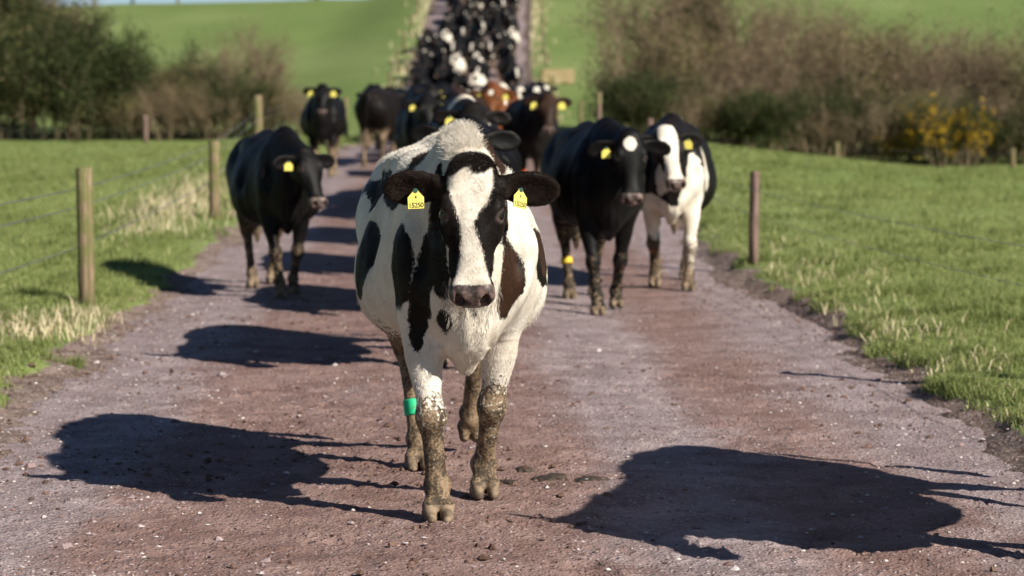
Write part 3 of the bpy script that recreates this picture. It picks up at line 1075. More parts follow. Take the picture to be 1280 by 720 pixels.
# ground sheet
X = np.concatenate([-spread(6.0, 700, .16, 1.07)[::-1], np.arange(-5.92, 5.99, .075), spread(6.0, 700, .16, 1.07)])
Y = np.concatenate([-spread(-4.0, 60, .6, 1.3)[::-1][:-1], np.arange(4.0, 30, .11), spread(30, 900, .14, 1.022)])
GX, GY = np.meshgrid(X, Y)
t = NT('pasture_ground', .9, .15)
P = t.pos()
n1 = t.noise(P, .5, 4, .6); n2 = t.noise(P, 7, 4, .65); n3 = t.noise(P, .055, 3, .5)
n4 = t.noise(P, 45, 3, .6)
g1 = t.mix(t.ramp(n2, .35, .65), (.125, .175, .045), (.235, .29, .09))
g2 = t.mix(t.ramp(n1, .38, .66), g1, (.185, .25, .075))
g3 = t.mix(t.math('MULTIPLY', t.ramp(n3, .42, .66), .6), g2, (.22, .265, .11))
far = t.ramp(t.sep(P, 1), 70, 110)
g3 = t.mix(t.math('MULTIPLY', far, .8), g3, t.mix(t.ramp(n3, .40, .62), (.14, .20, .06), (.19, .245, .085)))
soil = t.mix(t.ramp(n2, .35, .6), (.10, .065, .052), (.21, .155, .135))
soil = t.mix(t.ramp(n4, .5, .7), soil, (.33, .28, .25))
n5 = t.noise(t.map(P, (1, .35, 1)), .16, 5, .65)
g3 = t.mix(t.math('MULTIPLY', t.ramp(n5, .40, .62), .45), g3, t.mix(.5, g3, (.10, .15, .045)))
sm = t.ramp(t.math('ADD', t.attr('soil'), t.math('MULTIPLY', t.math('SUBTRACT', n2, .5), .9)), .4, .6)
t.out('Base Color', t.mix(sm, g3, soil))
t.bump(t.math('ADD', t.math('MULTIPLY', n2, .6), t.math('MULTIPLY', n4, .4)), .6, .05)
MAT['ground'] = t.m
me = grid_mesh('ground', X, Y, land(GX, GY))
d = np.abs(GX - road_c(GY)) - road_hw(GY)
dd_ = d + fbm(GX * 1.1, GY * .8, seed=3, octv=3) * .22 + fbm(GX * 5.5, GY * 5.5, seed=8, octv=3) * .07
soilv = np.where(GY < 60, 1 - sstep(-.02, .13, np.minimum(dd_, d + .10 + .22 * fbm(GX * .9, GY * .9, seed=41, octv=2))), 1 - sstep(0, .5, d)).ravel()
a = me.attributes.new('soil', 'FLOAT', 'POINT'); a.data.foreach_set('value', soilv.astype(np.float32))
me.materials.append(MAT['ground'])
tag(link('ground', me), kind='structure')

# lane sheet
Yr = np.concatenate([np.array([-30, -15, -5, 0, 3]), np.arange(5.0, 7, .06), np.arange(7.0, 15.5, .024), np.arange(15.5, 32, .05), spread(32, 240, .08, 1.02)])
nu = 230
U = np.linspace(-1, 1, nu)
YY = np.tile(Yr[:, None], (1, nu)); XX = road_c(YY) + U[None, :] * (road_hw(YY) + .45)
t = NT('lane_gravel', .85, .25)
P = t.pos()
big = t.noise(P, .55, 4, .6, .4); med = t.noise(P, 3.2, 4, .62); fine = t.noise(P, 38, 4, .7); tiny = t.noise(P, 130, 2, .6)
chip = t.voro(P, 62, 'F1', 'Color'); chipd = t.voro(P, 62)
chip2 = t.voro(P, 30, 'F1', 'Color'); chipd2 = t.voro(P, 30)
rut = t.noise(t.map(P, (1, .10, 1)), 2.6, 4, .6)
side = t.attr('side')       # 0 centre of the lane, 1 at the rough edges
red = t.mix(t.ramp(med, .3, .7), (.190, .116, .100), (.312, .210, .187))
purple = t.mix(t.ramp(med, .3, .7), (.228, .176, .178), (.375, .305, .312))
k = t.ramp(t.math('ADD', t.math('ADD', t.math('MULTIPLY', side, .62), t.math('ADD', t.math('MULTIPLY', big, .62), t.math('MULTIPLY', rut, .42))), t.math('MULTIPLY', med, .35)), .74, 1.10)
base = t.mix(k, red, purple)
base = t.mix(t.ramp(fine, .35, .7, 0, .55), base, t.mix(.5, base, (.12, .07, .06)))
# pale chips of stone
cs = t.sep(chip, 0)
pale = t.math('MULTIPLY', t.ramp(cs, .70, .76), t.ramp(chipd, .42, .25))
pale = t.math('MULTIPLY', pale, t.ramp(t.math('ADD', big, t.math('MULTIPLY', k, .35)), .42, .66, .12, .9))
base = t.mix(pale, base, t.mix(t.sep(chip, 1), (.34, .27, .26), (.62, .55, .53)))
cs2 = t.sep(chip2, 0)
dk = t.math('MULTIPLY', t.ramp(cs2, .86, .9), t.ramp(chipd2, .38, .2))
base = t.mix(t.math('MULTIPLY', dk, .7), base, (.10, .062, .055))
dung = t.ramp(t.noise(P, 2.1, 4, .65, .6), .70, .76)
base = t.mix(t.math('MULTIPLY', dung, .6), base, (.085, .06, .035))
t.out('Base Color', base)
t.out('Roughness', t.ramp(fine, .3, .7, .7, .95))
hgt = t.math('ADD', t.math('MULTIPLY', t.ramp(chipd, .5, .1), .35), t.math('ADD', t.math('MULTIPLY', fine, .8), t.math('ADD', t.math('MULTIPLY', t.ramp(chipd2, .5, .1), .4), t.math('MULTIPLY', tiny, .35))))
t.bump(hgt, .8, .013)
MAT['lane'] = t.m
ZZ = lane_z(XX, YY)
hr_ = np.random.default_rng(71)
for _ in range(900):        # hoof prints
    py = 7 + 11 * hr_.random() ** 1.2; pxx = float(road_c(py)) + hr_.normal(0, .9)
    if abs(pxx - road_c(py)) > 1.9: continue
    r0, r1 = np.searchsorted(Yr, [py - .16, py + .16]); an = hr_.uniform(-.5, .5); dep = hr_.uniform(.004, .012)
    X_, Y_ = XX[r0:r1] - pxx, YY[r0:r1] - py
    for s_ in (-1, 1):
        a_ = X_ * math.cos(an) - Y_ * math.sin(an) - s_ * .026; b_ = X_ * math.sin(an) + Y_ * math.cos(an)
        q_ = (a_ / .024) ** 2 + (b_ / .055) ** 2
        ZZ[r0:r1] -= dep * np.exp(-q_ ** 2) - dep * .35 * np.exp(-(np.sqrt(q_) - 1.35) ** 2 / .05)
me = grid_mesh('lane', XX, YY, ZZ - sstep(.80, 1.0, np.abs(U))[None, :] * .10)
uu = (XX - road_c(YY)) / road_hw(YY)
sd = sstep(.55, .95, np.abs(uu)) + .75 * np.exp(-((uu - .30) / .16) ** 2) + .2 * np.exp(-((uu + .75) / .2) ** 2)
a = me.attributes.new('side', 'FLOAT', 'POINT'); a.data.foreach_set('value', sd.ravel().astype(np.float32))
me.materials.append(MAT['lane'])
tag(link('lane', me), kind='structure')


# ------------------------------------------------------------------ loose stones, clods
def stones(name, n, region, smin, smax, mat, seed, flat=.55, bias=None, label=None):
    rg = np.random.default_rng(seed)
    x0, x1, y0, y1 = region
    x = rg.uniform(x0, x1, n * 3); y = y0 + (y1 - y0) * rg.random(n * 3) ** 1.3
    u = (x - road_c(y)) / road_hw(y)
    keep = (np.abs(u) < 1.08) & (np.abs(x) < .235 * y + 1.0)
    if bias is not None: keep &= rg.random(n * 3) < bias(u, x, y)
    x, y, u = x[keep][:n], y[keep][:n], u[keep][:n]
    n = len(x)
    s = smin * (smax / smin) ** (rg.random(n) ** 2.2)
    B = np.array([(1, 0, 0), (.3, .95, 0), (-.8, .6, 0), (-.9, -.5, 0), (.2, -1, 0), (.45, .25, .8), (-.4, .2, .9), (-.1, -.5, .75), (0, 0, -.6)])
    T = np.array([(0,1,5),(1,2,6),(1,6,5),(2,3,6),(3,4,7),(3,7,6),(4,0,7),(0,5,7),(5,6,7),(1,0,8),(2,1,8),(3,2,8),(4,3,8),(0,4,8)])
    V = np.tile(B[None], (n, 1, 1)) * (1 + rg.uniform(-.3, .3, (n, 9, 1)))
    a = rg.uniform(0, 6.283, n); ca, sa = np.cos(a), np.sin(a)
    st = rg.uniform(.6, 1.0, n)
    vx = V[..., 0]; vy = V[..., 1] * st[:, None]; vz = V[..., 2] * flat * rg.uniform(.6, 1.2, n)[:, None]
    W = np.stack([vx * ca[:, None] - vy * sa[:, None], vx * sa[:, None] + vy * ca[:, None], vz], -1) * s[:, None, None]
    base = np.maximum(lane_z(x, y), land(x, y)) + s * .12
    W += np.stack([x, y, base], -1)[:, None, :]
    F = (T[None] + (np.arange(n) * 9)[:, None, None]).reshape(-1, 3)
    tint = np.repeat(rg.random(n), 9)
    me = np_mesh(name, W.reshape(-1, 3), F, False, dict(tint=tint))
    me.materials.append(mat)
    o = link(name, me)
    tag(o, label, None, None, 'stuff')
    return o


t = NT('stone', .8, .3)
ti = t.attr('tint')
c = t.mix(t.ramp(ti, .0, .55), (.15, .09, .085), (.27, .20, .20))
c = t.mix(t.ramp(ti, .62, 1.0), c, (.58, .52, .50))
t.out('Base Color', c); t.bump(t.noise(t.pos(), 160, 3), .5, .004)
MAT['stone'] = t.m
t = NT('clod', .95, .1)
ti = t.attr('tint')
t.out('Base Color', t.mix(ti, (.085, .05, .038), (.19, .12, .095))); t.bump(t.noise(t.pos(), 90, 4), .8, .008)
MAT['clod'] = t.m
stones('gravel', 20000, (-3.2, 3.2, 6.9, 26), .0035, .013, MAT['stone'], 1, bias=lambda u, x, y: .30 + .7 * sstep(.5, .9, np.abs(u)), label='loose pale gravel chips on the lane')
stones('loose_stones', 420, (-3.2, 3.2, 6.9, 24), .010, .030, MAT['stone'], 5, bias=lambda u, x, y: .35 + .65 * (u < -.3), label='larger loose stones on the lane').name = 'stone_litter'
stones('mud_clods', 3600, (-3.2, 3.2, 6.9, 20), .005, .022, MAT['clod'], 3, flat=.7,
       bias=lambda u, x, y: np.clip(sstep(-.1, .5, fbm(x * 1.1, y * .8, seed=77, octv=2)) * .7 + .5 * sstep(.85, 1.0, np.abs(u)) + np.exp(-((x + 1.0) ** 2 / .5 + (y - 11.6) ** 2 / .12)), 0.03, 1),
       label='crumbs and clods of dried mud on the lane')


# ------------------------------------------------------------------ grass
def blades(name, x, y, hgt, wid, lean, mat, seed, label, z=None, tint=None, curl=.4):
    rg = np.random.default_rng(seed)
    n = len(x)
    z = land(x, y) if z is None else z
    a = rg.uniform(0, 6.283, n); la = rg.uniform(0, 6.283, n)
    dx, dy = np.cos(a) * wid * .5, np.sin(a) * wid * .5
    lx, ly = np.cos(la) * lean * hgt, np.sin(la) * lean * hgt
    base = np.stack([x, y, z - .01], -1)
    side = np.stack([dx, dy, np.zeros(n)], -1)
    m = base + np.stack([lx * .35, ly * .35, hgt * .55], -1)
    tip = base + np.stack([lx, ly, hgt * (1 - curl * lean)], -1)
    V = np.stack([base - side, base + side, m + side * .8, m - side * .8, tip], 1).reshape(-1, 3)
    k = np.arange(n) * 5
    Q = np.stack([k, k + 1, k + 2, k + 3], -1); T = np.stack([k + 3, k + 2, k + 4], -1)
    tint = rg.random(n) if tint is None else tint
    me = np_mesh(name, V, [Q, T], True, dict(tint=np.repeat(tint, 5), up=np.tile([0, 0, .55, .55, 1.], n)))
    me.materials.append(mat)
    o = link(name, me)
    tag(o, label, None, None, 'stuff')
    return o


t = NT('grass_blade', .55, .3)
ti = t.attr('tint'); up = t.attr('up')
c = t.mix(t.ramp(ti, 0, .7, smooth=False), (.165, .215, .06), (.335, .385, .135))
c = t.mix(t.ramp(ti, .72, 1.0), c, (.42, .40, .17))
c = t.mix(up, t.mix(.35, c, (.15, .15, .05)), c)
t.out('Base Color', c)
t.b.inputs['Transmission Weight'].default_value = 0.0
t.b.inputs['Subsurface Weight'].default_value = 0.0
# thin leaf: part of the light passes through
tr = t.n.new('ShaderNodeBsdfTranslucent'); t.l.new(c, tr.inputs[0])
mx = t.n.new('ShaderNodeMixShader'); mx.inputs[0].default_value = .35
t.l.new(t.b.outputs[0], mx.inputs[1]); t.l.new(tr.outputs[0], mx.inputs[2])
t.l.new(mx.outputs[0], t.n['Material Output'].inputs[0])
MAT['blade'] = t.m
t = NT('straw', .7, .3)
ti = t.attr('tint')
t.out('Base Color', t.mix(ti, (.36, .29, .17), (.68, .59, .40)))
MAT['straw'] = t.m

rg = np.random.default_rng(9)
N = 2100000
yy = 9.0 + 75 * rg.random(N) ** 1.0
yy = 1.0 / (1 / 8.0 - rg.random(N) * (1 / 8.0 - 1 / 82.0))       # density falls with the square of the distance
xx = rg.uniform(-1, 1, N) * (.27 * yy + 1.7)
d = np.abs(xx - road_c(yy)) - road_hw(yy)
n1 = fbm(xx * 1.1, yy * .8, seed=3, octv=3); n2 = fbm(xx * 5.5, yy * 5.5, seed=8, octv=3)
dd = d + n1 * .22 + n2 * .07
cl = fbm(xx * 2.3, yy * 2.3, seed=51, octv=3)
soilm = d + .3 * fbm(xx * .9, yy * .9, seed=41, octv=2)
p = sstep(-.06, .16, d + .22 * fbm(xx * .9, yy * .9, seed=41, octv=2)) * (.35 + .65 * sstep(-.5, .3, cl)) + .75 * (cl > .35) * (dd > .03)
keep = (dd > .01) & (rg.random(N) < p)
idx = np.argwhere(keep)[:, 0][:620000]
xx, yy, cl = xx[idx], yy[idx], cl[idx]
tuft = sstep(.2, .9, cl)
big = fbm(xx * .35, yy * .3, seed=61, octv=2)
h = (.030 + .042 * rg.random(len(xx)) + .060 * tuft) * np.interp(yy, [9, 20, 80], [1.0, 1.05, 1.2])
tint = np.clip(rg.random(len(xx)) * .62 + .16 * big + .16 - .32 * tuft + .25 * (rg.random(len(xx)) < .09), 0, 1)
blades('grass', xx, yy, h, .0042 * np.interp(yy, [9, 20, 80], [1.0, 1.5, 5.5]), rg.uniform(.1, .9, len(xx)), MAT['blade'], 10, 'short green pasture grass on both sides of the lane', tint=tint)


def straw_patch(cx, cy, rx, ry, n, hh, seed, lean=(.2, 1.0)):
    r = np.random.default_rng(seed)
    return (cx + r.normal(0, rx, n), cy + r.normal(0, ry, n), hh * r.uniform(.4, 1.1, n), r.uniform(lean[0], lean[1], n))


sx, sy, sh, sl = [], [], [], []
for i, (a_, b_, D_, rx_, ry_, n_, hh_) in enumerate([
        (50, 425, 0, .22, .30, 190, .20), (85, 415, 0, .16, .25, 150, .19), (25, 440, 0, .12, .2, 110, .2), (125, 405, 0, .14, .2, 90, .16),
        (215, 292, 0, .36, 1.4, 520, .30), (240, 275, 0, .25, 1.6, 420, .32), (190, 310, 0, .25, .7, 160, .18),
        (255, 255, 0, .3, 2.0, 200, .25),
        (1010, 400, 0, .35, .6, 240, .15), (1070, 425, 0, .26, .4, 130, .15), (1000, 360, 0, .4, .8, 260, .16), (1130, 440, 0, .24, .3, 90, .15),
        (1200, 470, 0, .25, .4, 110, .13), (970, 330, 0, .3, .6, 80, .14), (1240, 520, 0, .15, .3, 40, .08), (1150, 490, 0, .15, .3, 60, .06),
        (900, 320, 0, .3, 1.5, 60, .1), (1040, 470, 0, .12, .2, 26, .10), (930, 350, 0, .15, .5, 40, .06)]):
    D_ = 4533.0 / (b_ - 127)
    q = straw_patch((a_ - 640) * D_ / 3022, D_, rx_, ry_, n_, hh_, 100 + i)
    sx.append(q[0]); sy.append(q[1]); sh.append(q[2]); sl.append(q[3])
sx, sy, sh, sl = map(np.concatenate, (sx, sy, sh, sl))
ok = np.abs(sx - road_c(sy)) > road_hw(sy) + .02
sx, sy, sh, sl = sx[ok], sy[ok], sh[ok], sl[ok]
blades('dead_grass', sx, sy, sh, np.full(len(sx), .0075), sl, MAT['straw'], 12, 'straw coloured dead grass stalks along the verges', curl=.55)
# rough dead grass beside the lane up the hill
r = np.random.default_rng(33); n = 1500
y_ = r.uniform(92, 158, n); sd_ = r.choice([-1, 1], n); d_ = .25 + np.abs(r.normal(0, .45, n))
x_ = road_c(y_) + sd_ * (road_hw(y_) + d_)
ok = fbm(x_ * .5, y_ * .35, seed=90, octv=2) > -.25
blades('rough_grass', x_[ok], y_[ok], r.uniform(.15, .55, ok.sum()), np.full(ok.sum(), .045), r.uniform(.2, .8, ok.sum()), MAT['straw'], 34, 'rough dead grass beside the lane up the hill')
# sparse straw litter through the pasture
r = np.random.default_rng(14); n = 9000
y_ = 1.0 / (1 / 10.0 - r.random(n) * (1 / 10.0 - 1 / 60.0)); x_ = r.uniform(-1, 1, n) * (.24 * y_ + .8)
ok = (np.abs(x_ - road_c(y_)) > road_hw(y_) + .15) & (r.random(n) < np.exp(-(np.abs(x_ - road_c(y_)) - road_hw(y_)) / 1.2) + .05)
blades('straw_litter', x_[ok], y_[ok], r.uniform(.03, .09, ok.sum()), np.full(ok.sum(), .005), r.uniform(.6, 1.4, ok.sum()), MAT['straw'], 15, 'thin scatter of straw coloured stems in the grass', curl=.6)


# ------------------------------------------------------------------ fences
t = NT('weathered_wood', .85, .2)
P = t.obj()
g = t.noise(t.map(P, (1, 1, .06)), 60, 4, .6)
l2 = t.noise(P, 6, 4, .6)
c = t.mix(t.ramp(g, .35, .65), (.12, .085, .052), (.29, .22, .14))
c = t.mix(t.ramp(l2, .42, .6, 0, .8), c, (.13, .14, .045))
t.out('Base Color', c); t.bump(g, .7, .006)
MAT['post'] = t.m
t = NT('dark_wood', .85, .2)
P = t.obj()
g = t.noise(t.map(P, (1, 1, .06)), 60, 4, .6)
t.out('Base Color', t.mix(t.ramp(g, .35, .65), (.10, .065, .05), (.26, .18, .15))); t.bump(g, .7, .006)
MAT['post_dark'] = t.m
t = NT('fence_wire', .4, .5); t.b.inputs['Metallic'].default_value = .8; t.out('Base Color', (.32, .32, .33)); MAT['wire'] = t.m


def tube(P, r, k=8, cap=True, jit=0.0, seed=0):
    P = np.array(P, float); r = np.broadcast_to(r, len(P))
    rgx = np.random.default_rng(seed); ph = rgx.uniform(-1, 1, k) * jit
    V = []; ref = np.array((0.13, .97, .21))
    for i in range(len(P)):
        d = nrm(P[min(i + 1, len(P) - 1)] - P[max(i - 1, 0)])
        if abs(d[1]) > .8: ref = np.array((.9, .1, .3))
        a = nrm(np.cross(d, ref)); b = np.cross(d, a)
        for j in range(k):
            q = 2 * math.pi * j / k
            V.append(P[i] + (a * math.cos(q) + b * math.sin(q)) * r[i] * (1 + ph[j]))
    n = len(P)
    Q = [(i * k + j, i * k + (j + 1) % k, (i + 1) * k + (j + 1) % k, (i + 1) * k + j) for i in range(n - 1) for j in range(k)]
    V = np.array(V); F = [np.array(Q)]
    if cap:
        V = np.vstack([V, P[0], P[-1]])
        T = [(0 + (j + 1) % k, j, n * k) for j in range(k)] + [((n - 1) * k + j, (n - 1) * k + (j + 1) % k, n * k + 1) for j in range(k)]
        F.append(np.array(T))
    return V, F


def fence(label, pts, hts, rad, wires, mat, group=None, extra=(), seed=0, name='wire_fence', wr=.0022, tilt=None):
    root = empty(name, (pts[0][0], pts[0][1], gz(*pts[0])))
    o0 = Vector(root.location)
    tag(root, label, 'fence', group)
    tops = []
    rr = random.Random(seed)
    for i, ((x, y), hh) in enumerate(zip(pts, hts)):
        z = gz(x, y)
        tx = rr.uniform(-.02, .02) if tilt is None else tilt[i]
        ra = rad if not isinstance(rad, (list, tuple)) else rad[i]
        V, F = tube([(0, 0, -.15), (tx * .2, 0, hh * .3), (tx * .6, 0, hh * .75), (tx * .95, 0, hh - .015), (tx, 0, hh)], [ra * 1.05, ra * 1.03, ra, ra * .98, ra * .86], 12, True, .08, seed + i)
        me = np_mesh('fence_post', V, F); me.materials.append(mat)
        p = link('fence_post', me, root); p.location = Vector((x, y, z)) - o0
        tops.append((x, y, z, hh, tx))
    for w in wires:
        P_ = []
        allp = list(tops)
        if extra: allp = [(e[0], e[1], gz(*e[:2]), 1.0, 0) for e in extra[:1]] + allp + [(e[0], e[1], gz(*e[:2]), 1.0, 0) for e in extra[1:]]
        for a_, b_ in zip(allp[:-1], allp[1:]):
            for s in np.linspace(0, 1, 9)[:-1]:
                P_.append((a_[0] * (1 - s) + b_[0] * s, a_[1] * (1 - s) + b_[1] * s + .0, (a_[2] + w) * (1 - s) + (b_[2] + w) * s - .06 * s * (1 - s) * 4 * .4))
        e = allp[-1]; P_.append((e[0], e[1], e[2] + w))
        P_ = np.array(P_) + np.array([-.055 if P_[0][0] < 0 else -.055, 0, 0]) - np.array(o0)
        V, F = tube(P_, wr, 5, False)
        me = np_mesh('fence_wire', V, F); me.materials.append(MAT['wire'])
        link('fence_wire', me, root)
    return root


fence('post and wire fence with mossy round posts along the left verge of the lane', [(-2.99, 16.95), (-3.36, 27.3), (-4.45, 42.5)], [.98, .88, 1.14], [.060, .060, .08],
      [.42, .70, .83], MAT['post'], extra=[(-3.05, 7.0), (-5.2, 56)], seed=3, wr=.0042)
fence('post and wire fence with a dark weathered post on the right verge', [(2.85, 12.3), (2.09, 20.9), (1.9, 33.5), (1.6, 45)], [1.0, .81, 1.0, 1.0], .042,
      [.45, .66], MAT['post_dark'], extra=[(3.4, 5), (1.3, 56)], seed=5)
fence('low fence of pale posts along the foot of the right hand hedge', [((x - 640) * 73 / 3022, 73) for x in (1046, 1265, 1490)], [.62, .62, .62], .085, [.45], MAT['post'], seed=7)
fence('thin post seen against the dark gap in the left hedge', [((x - 640) * 84 / 3022, 84) for x in (183, -60)], [.95, .9], .09, [.5], MAT['post_dark'], seed=8)
hp = [(float(road_c(y) - road_hw(y) - .75), y) for y in (58, 68, 92, 102, 112, 122, 132, 142, 152)]
fence('pale post fence climbing the hill on the left of the lane', hp, [1.15] * 9, .06, [.6, .95], MAT['post'], seed=9)
hp = [(float(road_c(y) + road_hw(y) + .9), y) for y in (60, 70, 92, 101, 111, 121, 131, 141, 151)]
fence('pale post fence climbing the hill on the right of the lane', hp, [1.1] * 9, .06, [.6, .95], MAT['post'], seed=10)

# bale by the far ditch
me = bpy.data.meshes.new('straw_bale')
import bmesh
bm = bmesh.new(); bmesh.ops.create_cube(bm, size=1)
bmesh.ops.subdivide_edges(bm, edges=bm.edges[:], cuts=6, use_grid_fill=True)
for v in bm.verts:
    q = v.co
    v.co = Vector((q.x * 1.45, q.y * .8, q.z * .62)) * (1 - .06 * (q.length - .5)) + Vector((vnoise(q.x * 9, q.y * 9, q.z * 9, 3) * .03,) * 3)
bm.to_mesh(me); bm.free()
t = NT('bale_straw', .9, .1)
t.out('Base Color', t.mix(t.ramp(t.noise(t.map(t.obj(), (1, 1, 6)), 12, 4), .35, .65), (.30, .22, .11), (.52, .42, .24)))
t.bump(t.noise(t.map(t.obj(), (1, 1, 6)), 30, 4), .8, .03)
me.materials.append(t.m)
o = link('straw_bale', me)
bx, by = (697 - 640) * 108 / 3022, 108.0
o.location = (bx, by, gz(bx, by) + .30); o.rotation_euler = (0, 0, R(4))
tag(o, 'pale straw bale lying in the field right of the hill lane', 'bale')


# flattened dung smears
t = NT('dung', .6, .4)
t.out('Base Color', t.mix(t.ramp(t.noise(t.obj(), 30, 4), .4, .6), (.035, .025, .018), (.085, .060, .042))); t.bump(t.noise(t.obj(), 60, 4), .8, .01)
MAT['dung'] = t.m
for i, (qx, qy, qs) in enumerate([(636, 604, .035), (690, 600, .055), (740, 603, .05), (655, 592, .03)]):
    D_ = 4533 / (qy - 127.0); cx, cy = (qx - 640) * D_ / 3022, D_
    k = 36; V = [(0, 0, .006)]; rgx = np.random.default_rng(500 + i); ph = rgx.uniform(0, 6.28, 4)
    for j, (rr_, zz_) in enumerate(((.5, .007), (.85, .005), (1.0, -.004))):
        for q in range(k):
            a_ = 6.283 * q / k; m = 1 + .22 * math.sin(2 * a_ + ph[0]) + .15 * math.sin(3 * a_ + ph[1]) + .1 * math.sin(7 * a_ + ph[2])
            V.append((math.cos(a_) * qs * rr_ * m * 1.25, math.sin(a_) * qs * rr_ * m * 1.6, zz_))
    T = np.array([(0, 1 + q, 1 + (q + 1) % k) for q in range(k)])
    Qd = np.array([(1 + j * k + q, 1 + (j + 1) * k + q, 1 + (j + 1) * k + (q + 1) % k, 1 + j * k + (q + 1) % k) for j in range(2) for q in range(k)])
    me = np_mesh('dung_pat', np.array(V), [T, Qd]); me.materials.append(MAT['dung'])
    o = link('dung_pat', me); o.location = (cx, cy, float(lane_z(cx, cy)))
    tag(o, 'small dark flattened dung pat trodden into the lane', 'dung', 'dung pats on the lane')

# ================================================================== HEDGES AND TREES
def stuff_mat(name, c1, c2, c3=None, transl=0.0, rough=.8):
    t = NT(name, rough, .15)
    ti = t.attr('tint')
    c = t.mix(ti, c1, c2)
    if c3: c = t.mix(t.ramp(ti, .8, .95), c, c3)
    t.out('Base Color', c)
    if transl:
        tr = t.n.new('ShaderNodeBsdfTranslucent'); t.l.new(c, tr.inputs[0])
        mx = t.n.new('ShaderNodeMixShader'); mx.inputs[0].default_value = transl
        t.l.new(t.b.outputs[0], mx.inputs[1]); t.l.new(tr.outputs[0], mx.inputs[2])
        t.l.new(mx.outputs[0], t.n['Material Output'].inputs[0])
    return t.m


MAT['twig'] = stuff_mat('twig_bark', (.11, .08, .052), (.35, .27, .175))
MAT['bark'] = stuff_mat('trunk_bark', (.06, .045, .03), (.19, .15, .09))
MAT['palebark'] = stuff_mat('pale_bark', (.16, .13, .085), (.36, .31, .21))
MAT['leaf_dark'] = stuff_mat('evergreen_leaf', (.016, .024, .009), (.060, .078, .024), (.12, .13, .045), .2)
MAT['leaf_olive'] = stuff_mat('olive_leaf', (.08, .075, .03), (.24, .21, .095), (.32, .29, .14), .2)
MAT['leaf_brown'] = stuff_mat('brown_bud_leaf', (.10, .072, .045), (.27, .20, .125), (.38, .31, .20), .2)
MAT['gorse'] = stuff_mat('gorse_flower', (.55, .30, .01), (.80, .50, .02))


class Twigs:
    def __init__(self): self.A = []; self.B = []; self.ra = []; self.rb = []
    def add(self, a, b, ra, rb): self.A.append(a); self.B.append(b); self.ra.append(ra); self.rb.append(rb)
    def mesh(self, name, mat, rg):
        A, B = np.array(self.A), np.array(self.B); ra, rb = np.array(self.ra), np.array(self.rb)
        n = len(A); d = B - A; d /= np.linalg.norm(d, axis=1)[:, None] + 1e-9
        ref = rg.normal(size=(n, 3)); p = np.cross(d, ref); p /= np.linalg.norm(p, axis=1)[:, None] + 1e-9; q = np.cross(d, p)
        V = []
        for j in range(3):
            c, s = math.cos(2.094 * j), math.sin(2.094 * j)
            o = p * c + q * s
            V.append(A + o * ra[:, None]); V.append(B + o * rb[:, None])
        V = np.stack(V, 1).reshape(-1, 3); k = np.arange(n) * 6
        Q = np.concatenate([np.stack([k + 2 * j, k + 2 * ((j + 1) % 3), k + 2 * ((j + 1) % 3) + 1, k + 2 * j + 1], -1) for j in range(3)])
        me = np_mesh(name, V, Q, True, dict(tint=np.repeat(rg.random(n), 6)))
        me.materials.append(mat)
        return me


def grow(tw, rg, p, d, L, r, depth, tips, spread_=.55, up=.25, nseg=3, nb=3, thin=.6):
    q = p.copy(); dd = d.copy()
    for i in range(nseg):
        dd = dd + rg.normal(0, .16, 3) + np.array((0, 0, up * .15)); dd /= np.linalg.norm(dd)
        q2 = q + dd * L / nseg
        r2 = r * (1 - .22)
        tw.add(q.copy(), q2.copy(), r, r2)
        q, r = q2, r2
        if depth > 0:
            for _ in range(nb if i else nb - 1):
                nd = dd + rg.normal(0, spread_, 3); nd[2] += up; nd /= np.linalg.norm(nd)
                grow(tw, rg, q.copy(), nd, L * thin * rg.uniform(.7, 1.15), r * .58, depth - 1, tips, spread_, up, nseg if depth > 1 else 2, nb, thin)
    tips.append(q)


def leaves(tips, rg, per, size, spreadr, name, mat, squash=.8):
    T = np.array(tips)
    c = np.repeat(T, per, 0) + rg.normal(0, spreadr, (len(T) * per, 3)) * np.array([1, 1, squash])
    c[:, 2] = np.maximum(c[:, 2], .04)
    n = len(c)
    a = rg.normal(size=(n, 3)); a /= np.linalg.norm(a, axis=1)[:, None]
    b = np.cross(a, rg.normal(size=(n, 3))); b /= np.linalg.norm(b, axis=1)[:, None]
    s = (size * rg.uniform(.6, 1.4, n))[:, None]
    V = np.stack([c - a * s, c + b * s * .45, c + a * s, c - b * s * .45], 1).reshape(-1, 3)
    k = np.arange(n) * 4
    tint = np.clip(rg.random(n) * .7 + np.repeat(rg.random(len(T)), per) * .3, 0, 1)
    me = np_mesh(name, V, np.stack([k, k + 1, k + 2, k + 3], -1), False, dict(tint=np.repeat(tint, 4)))
    me.materials.append(mat)
    return me


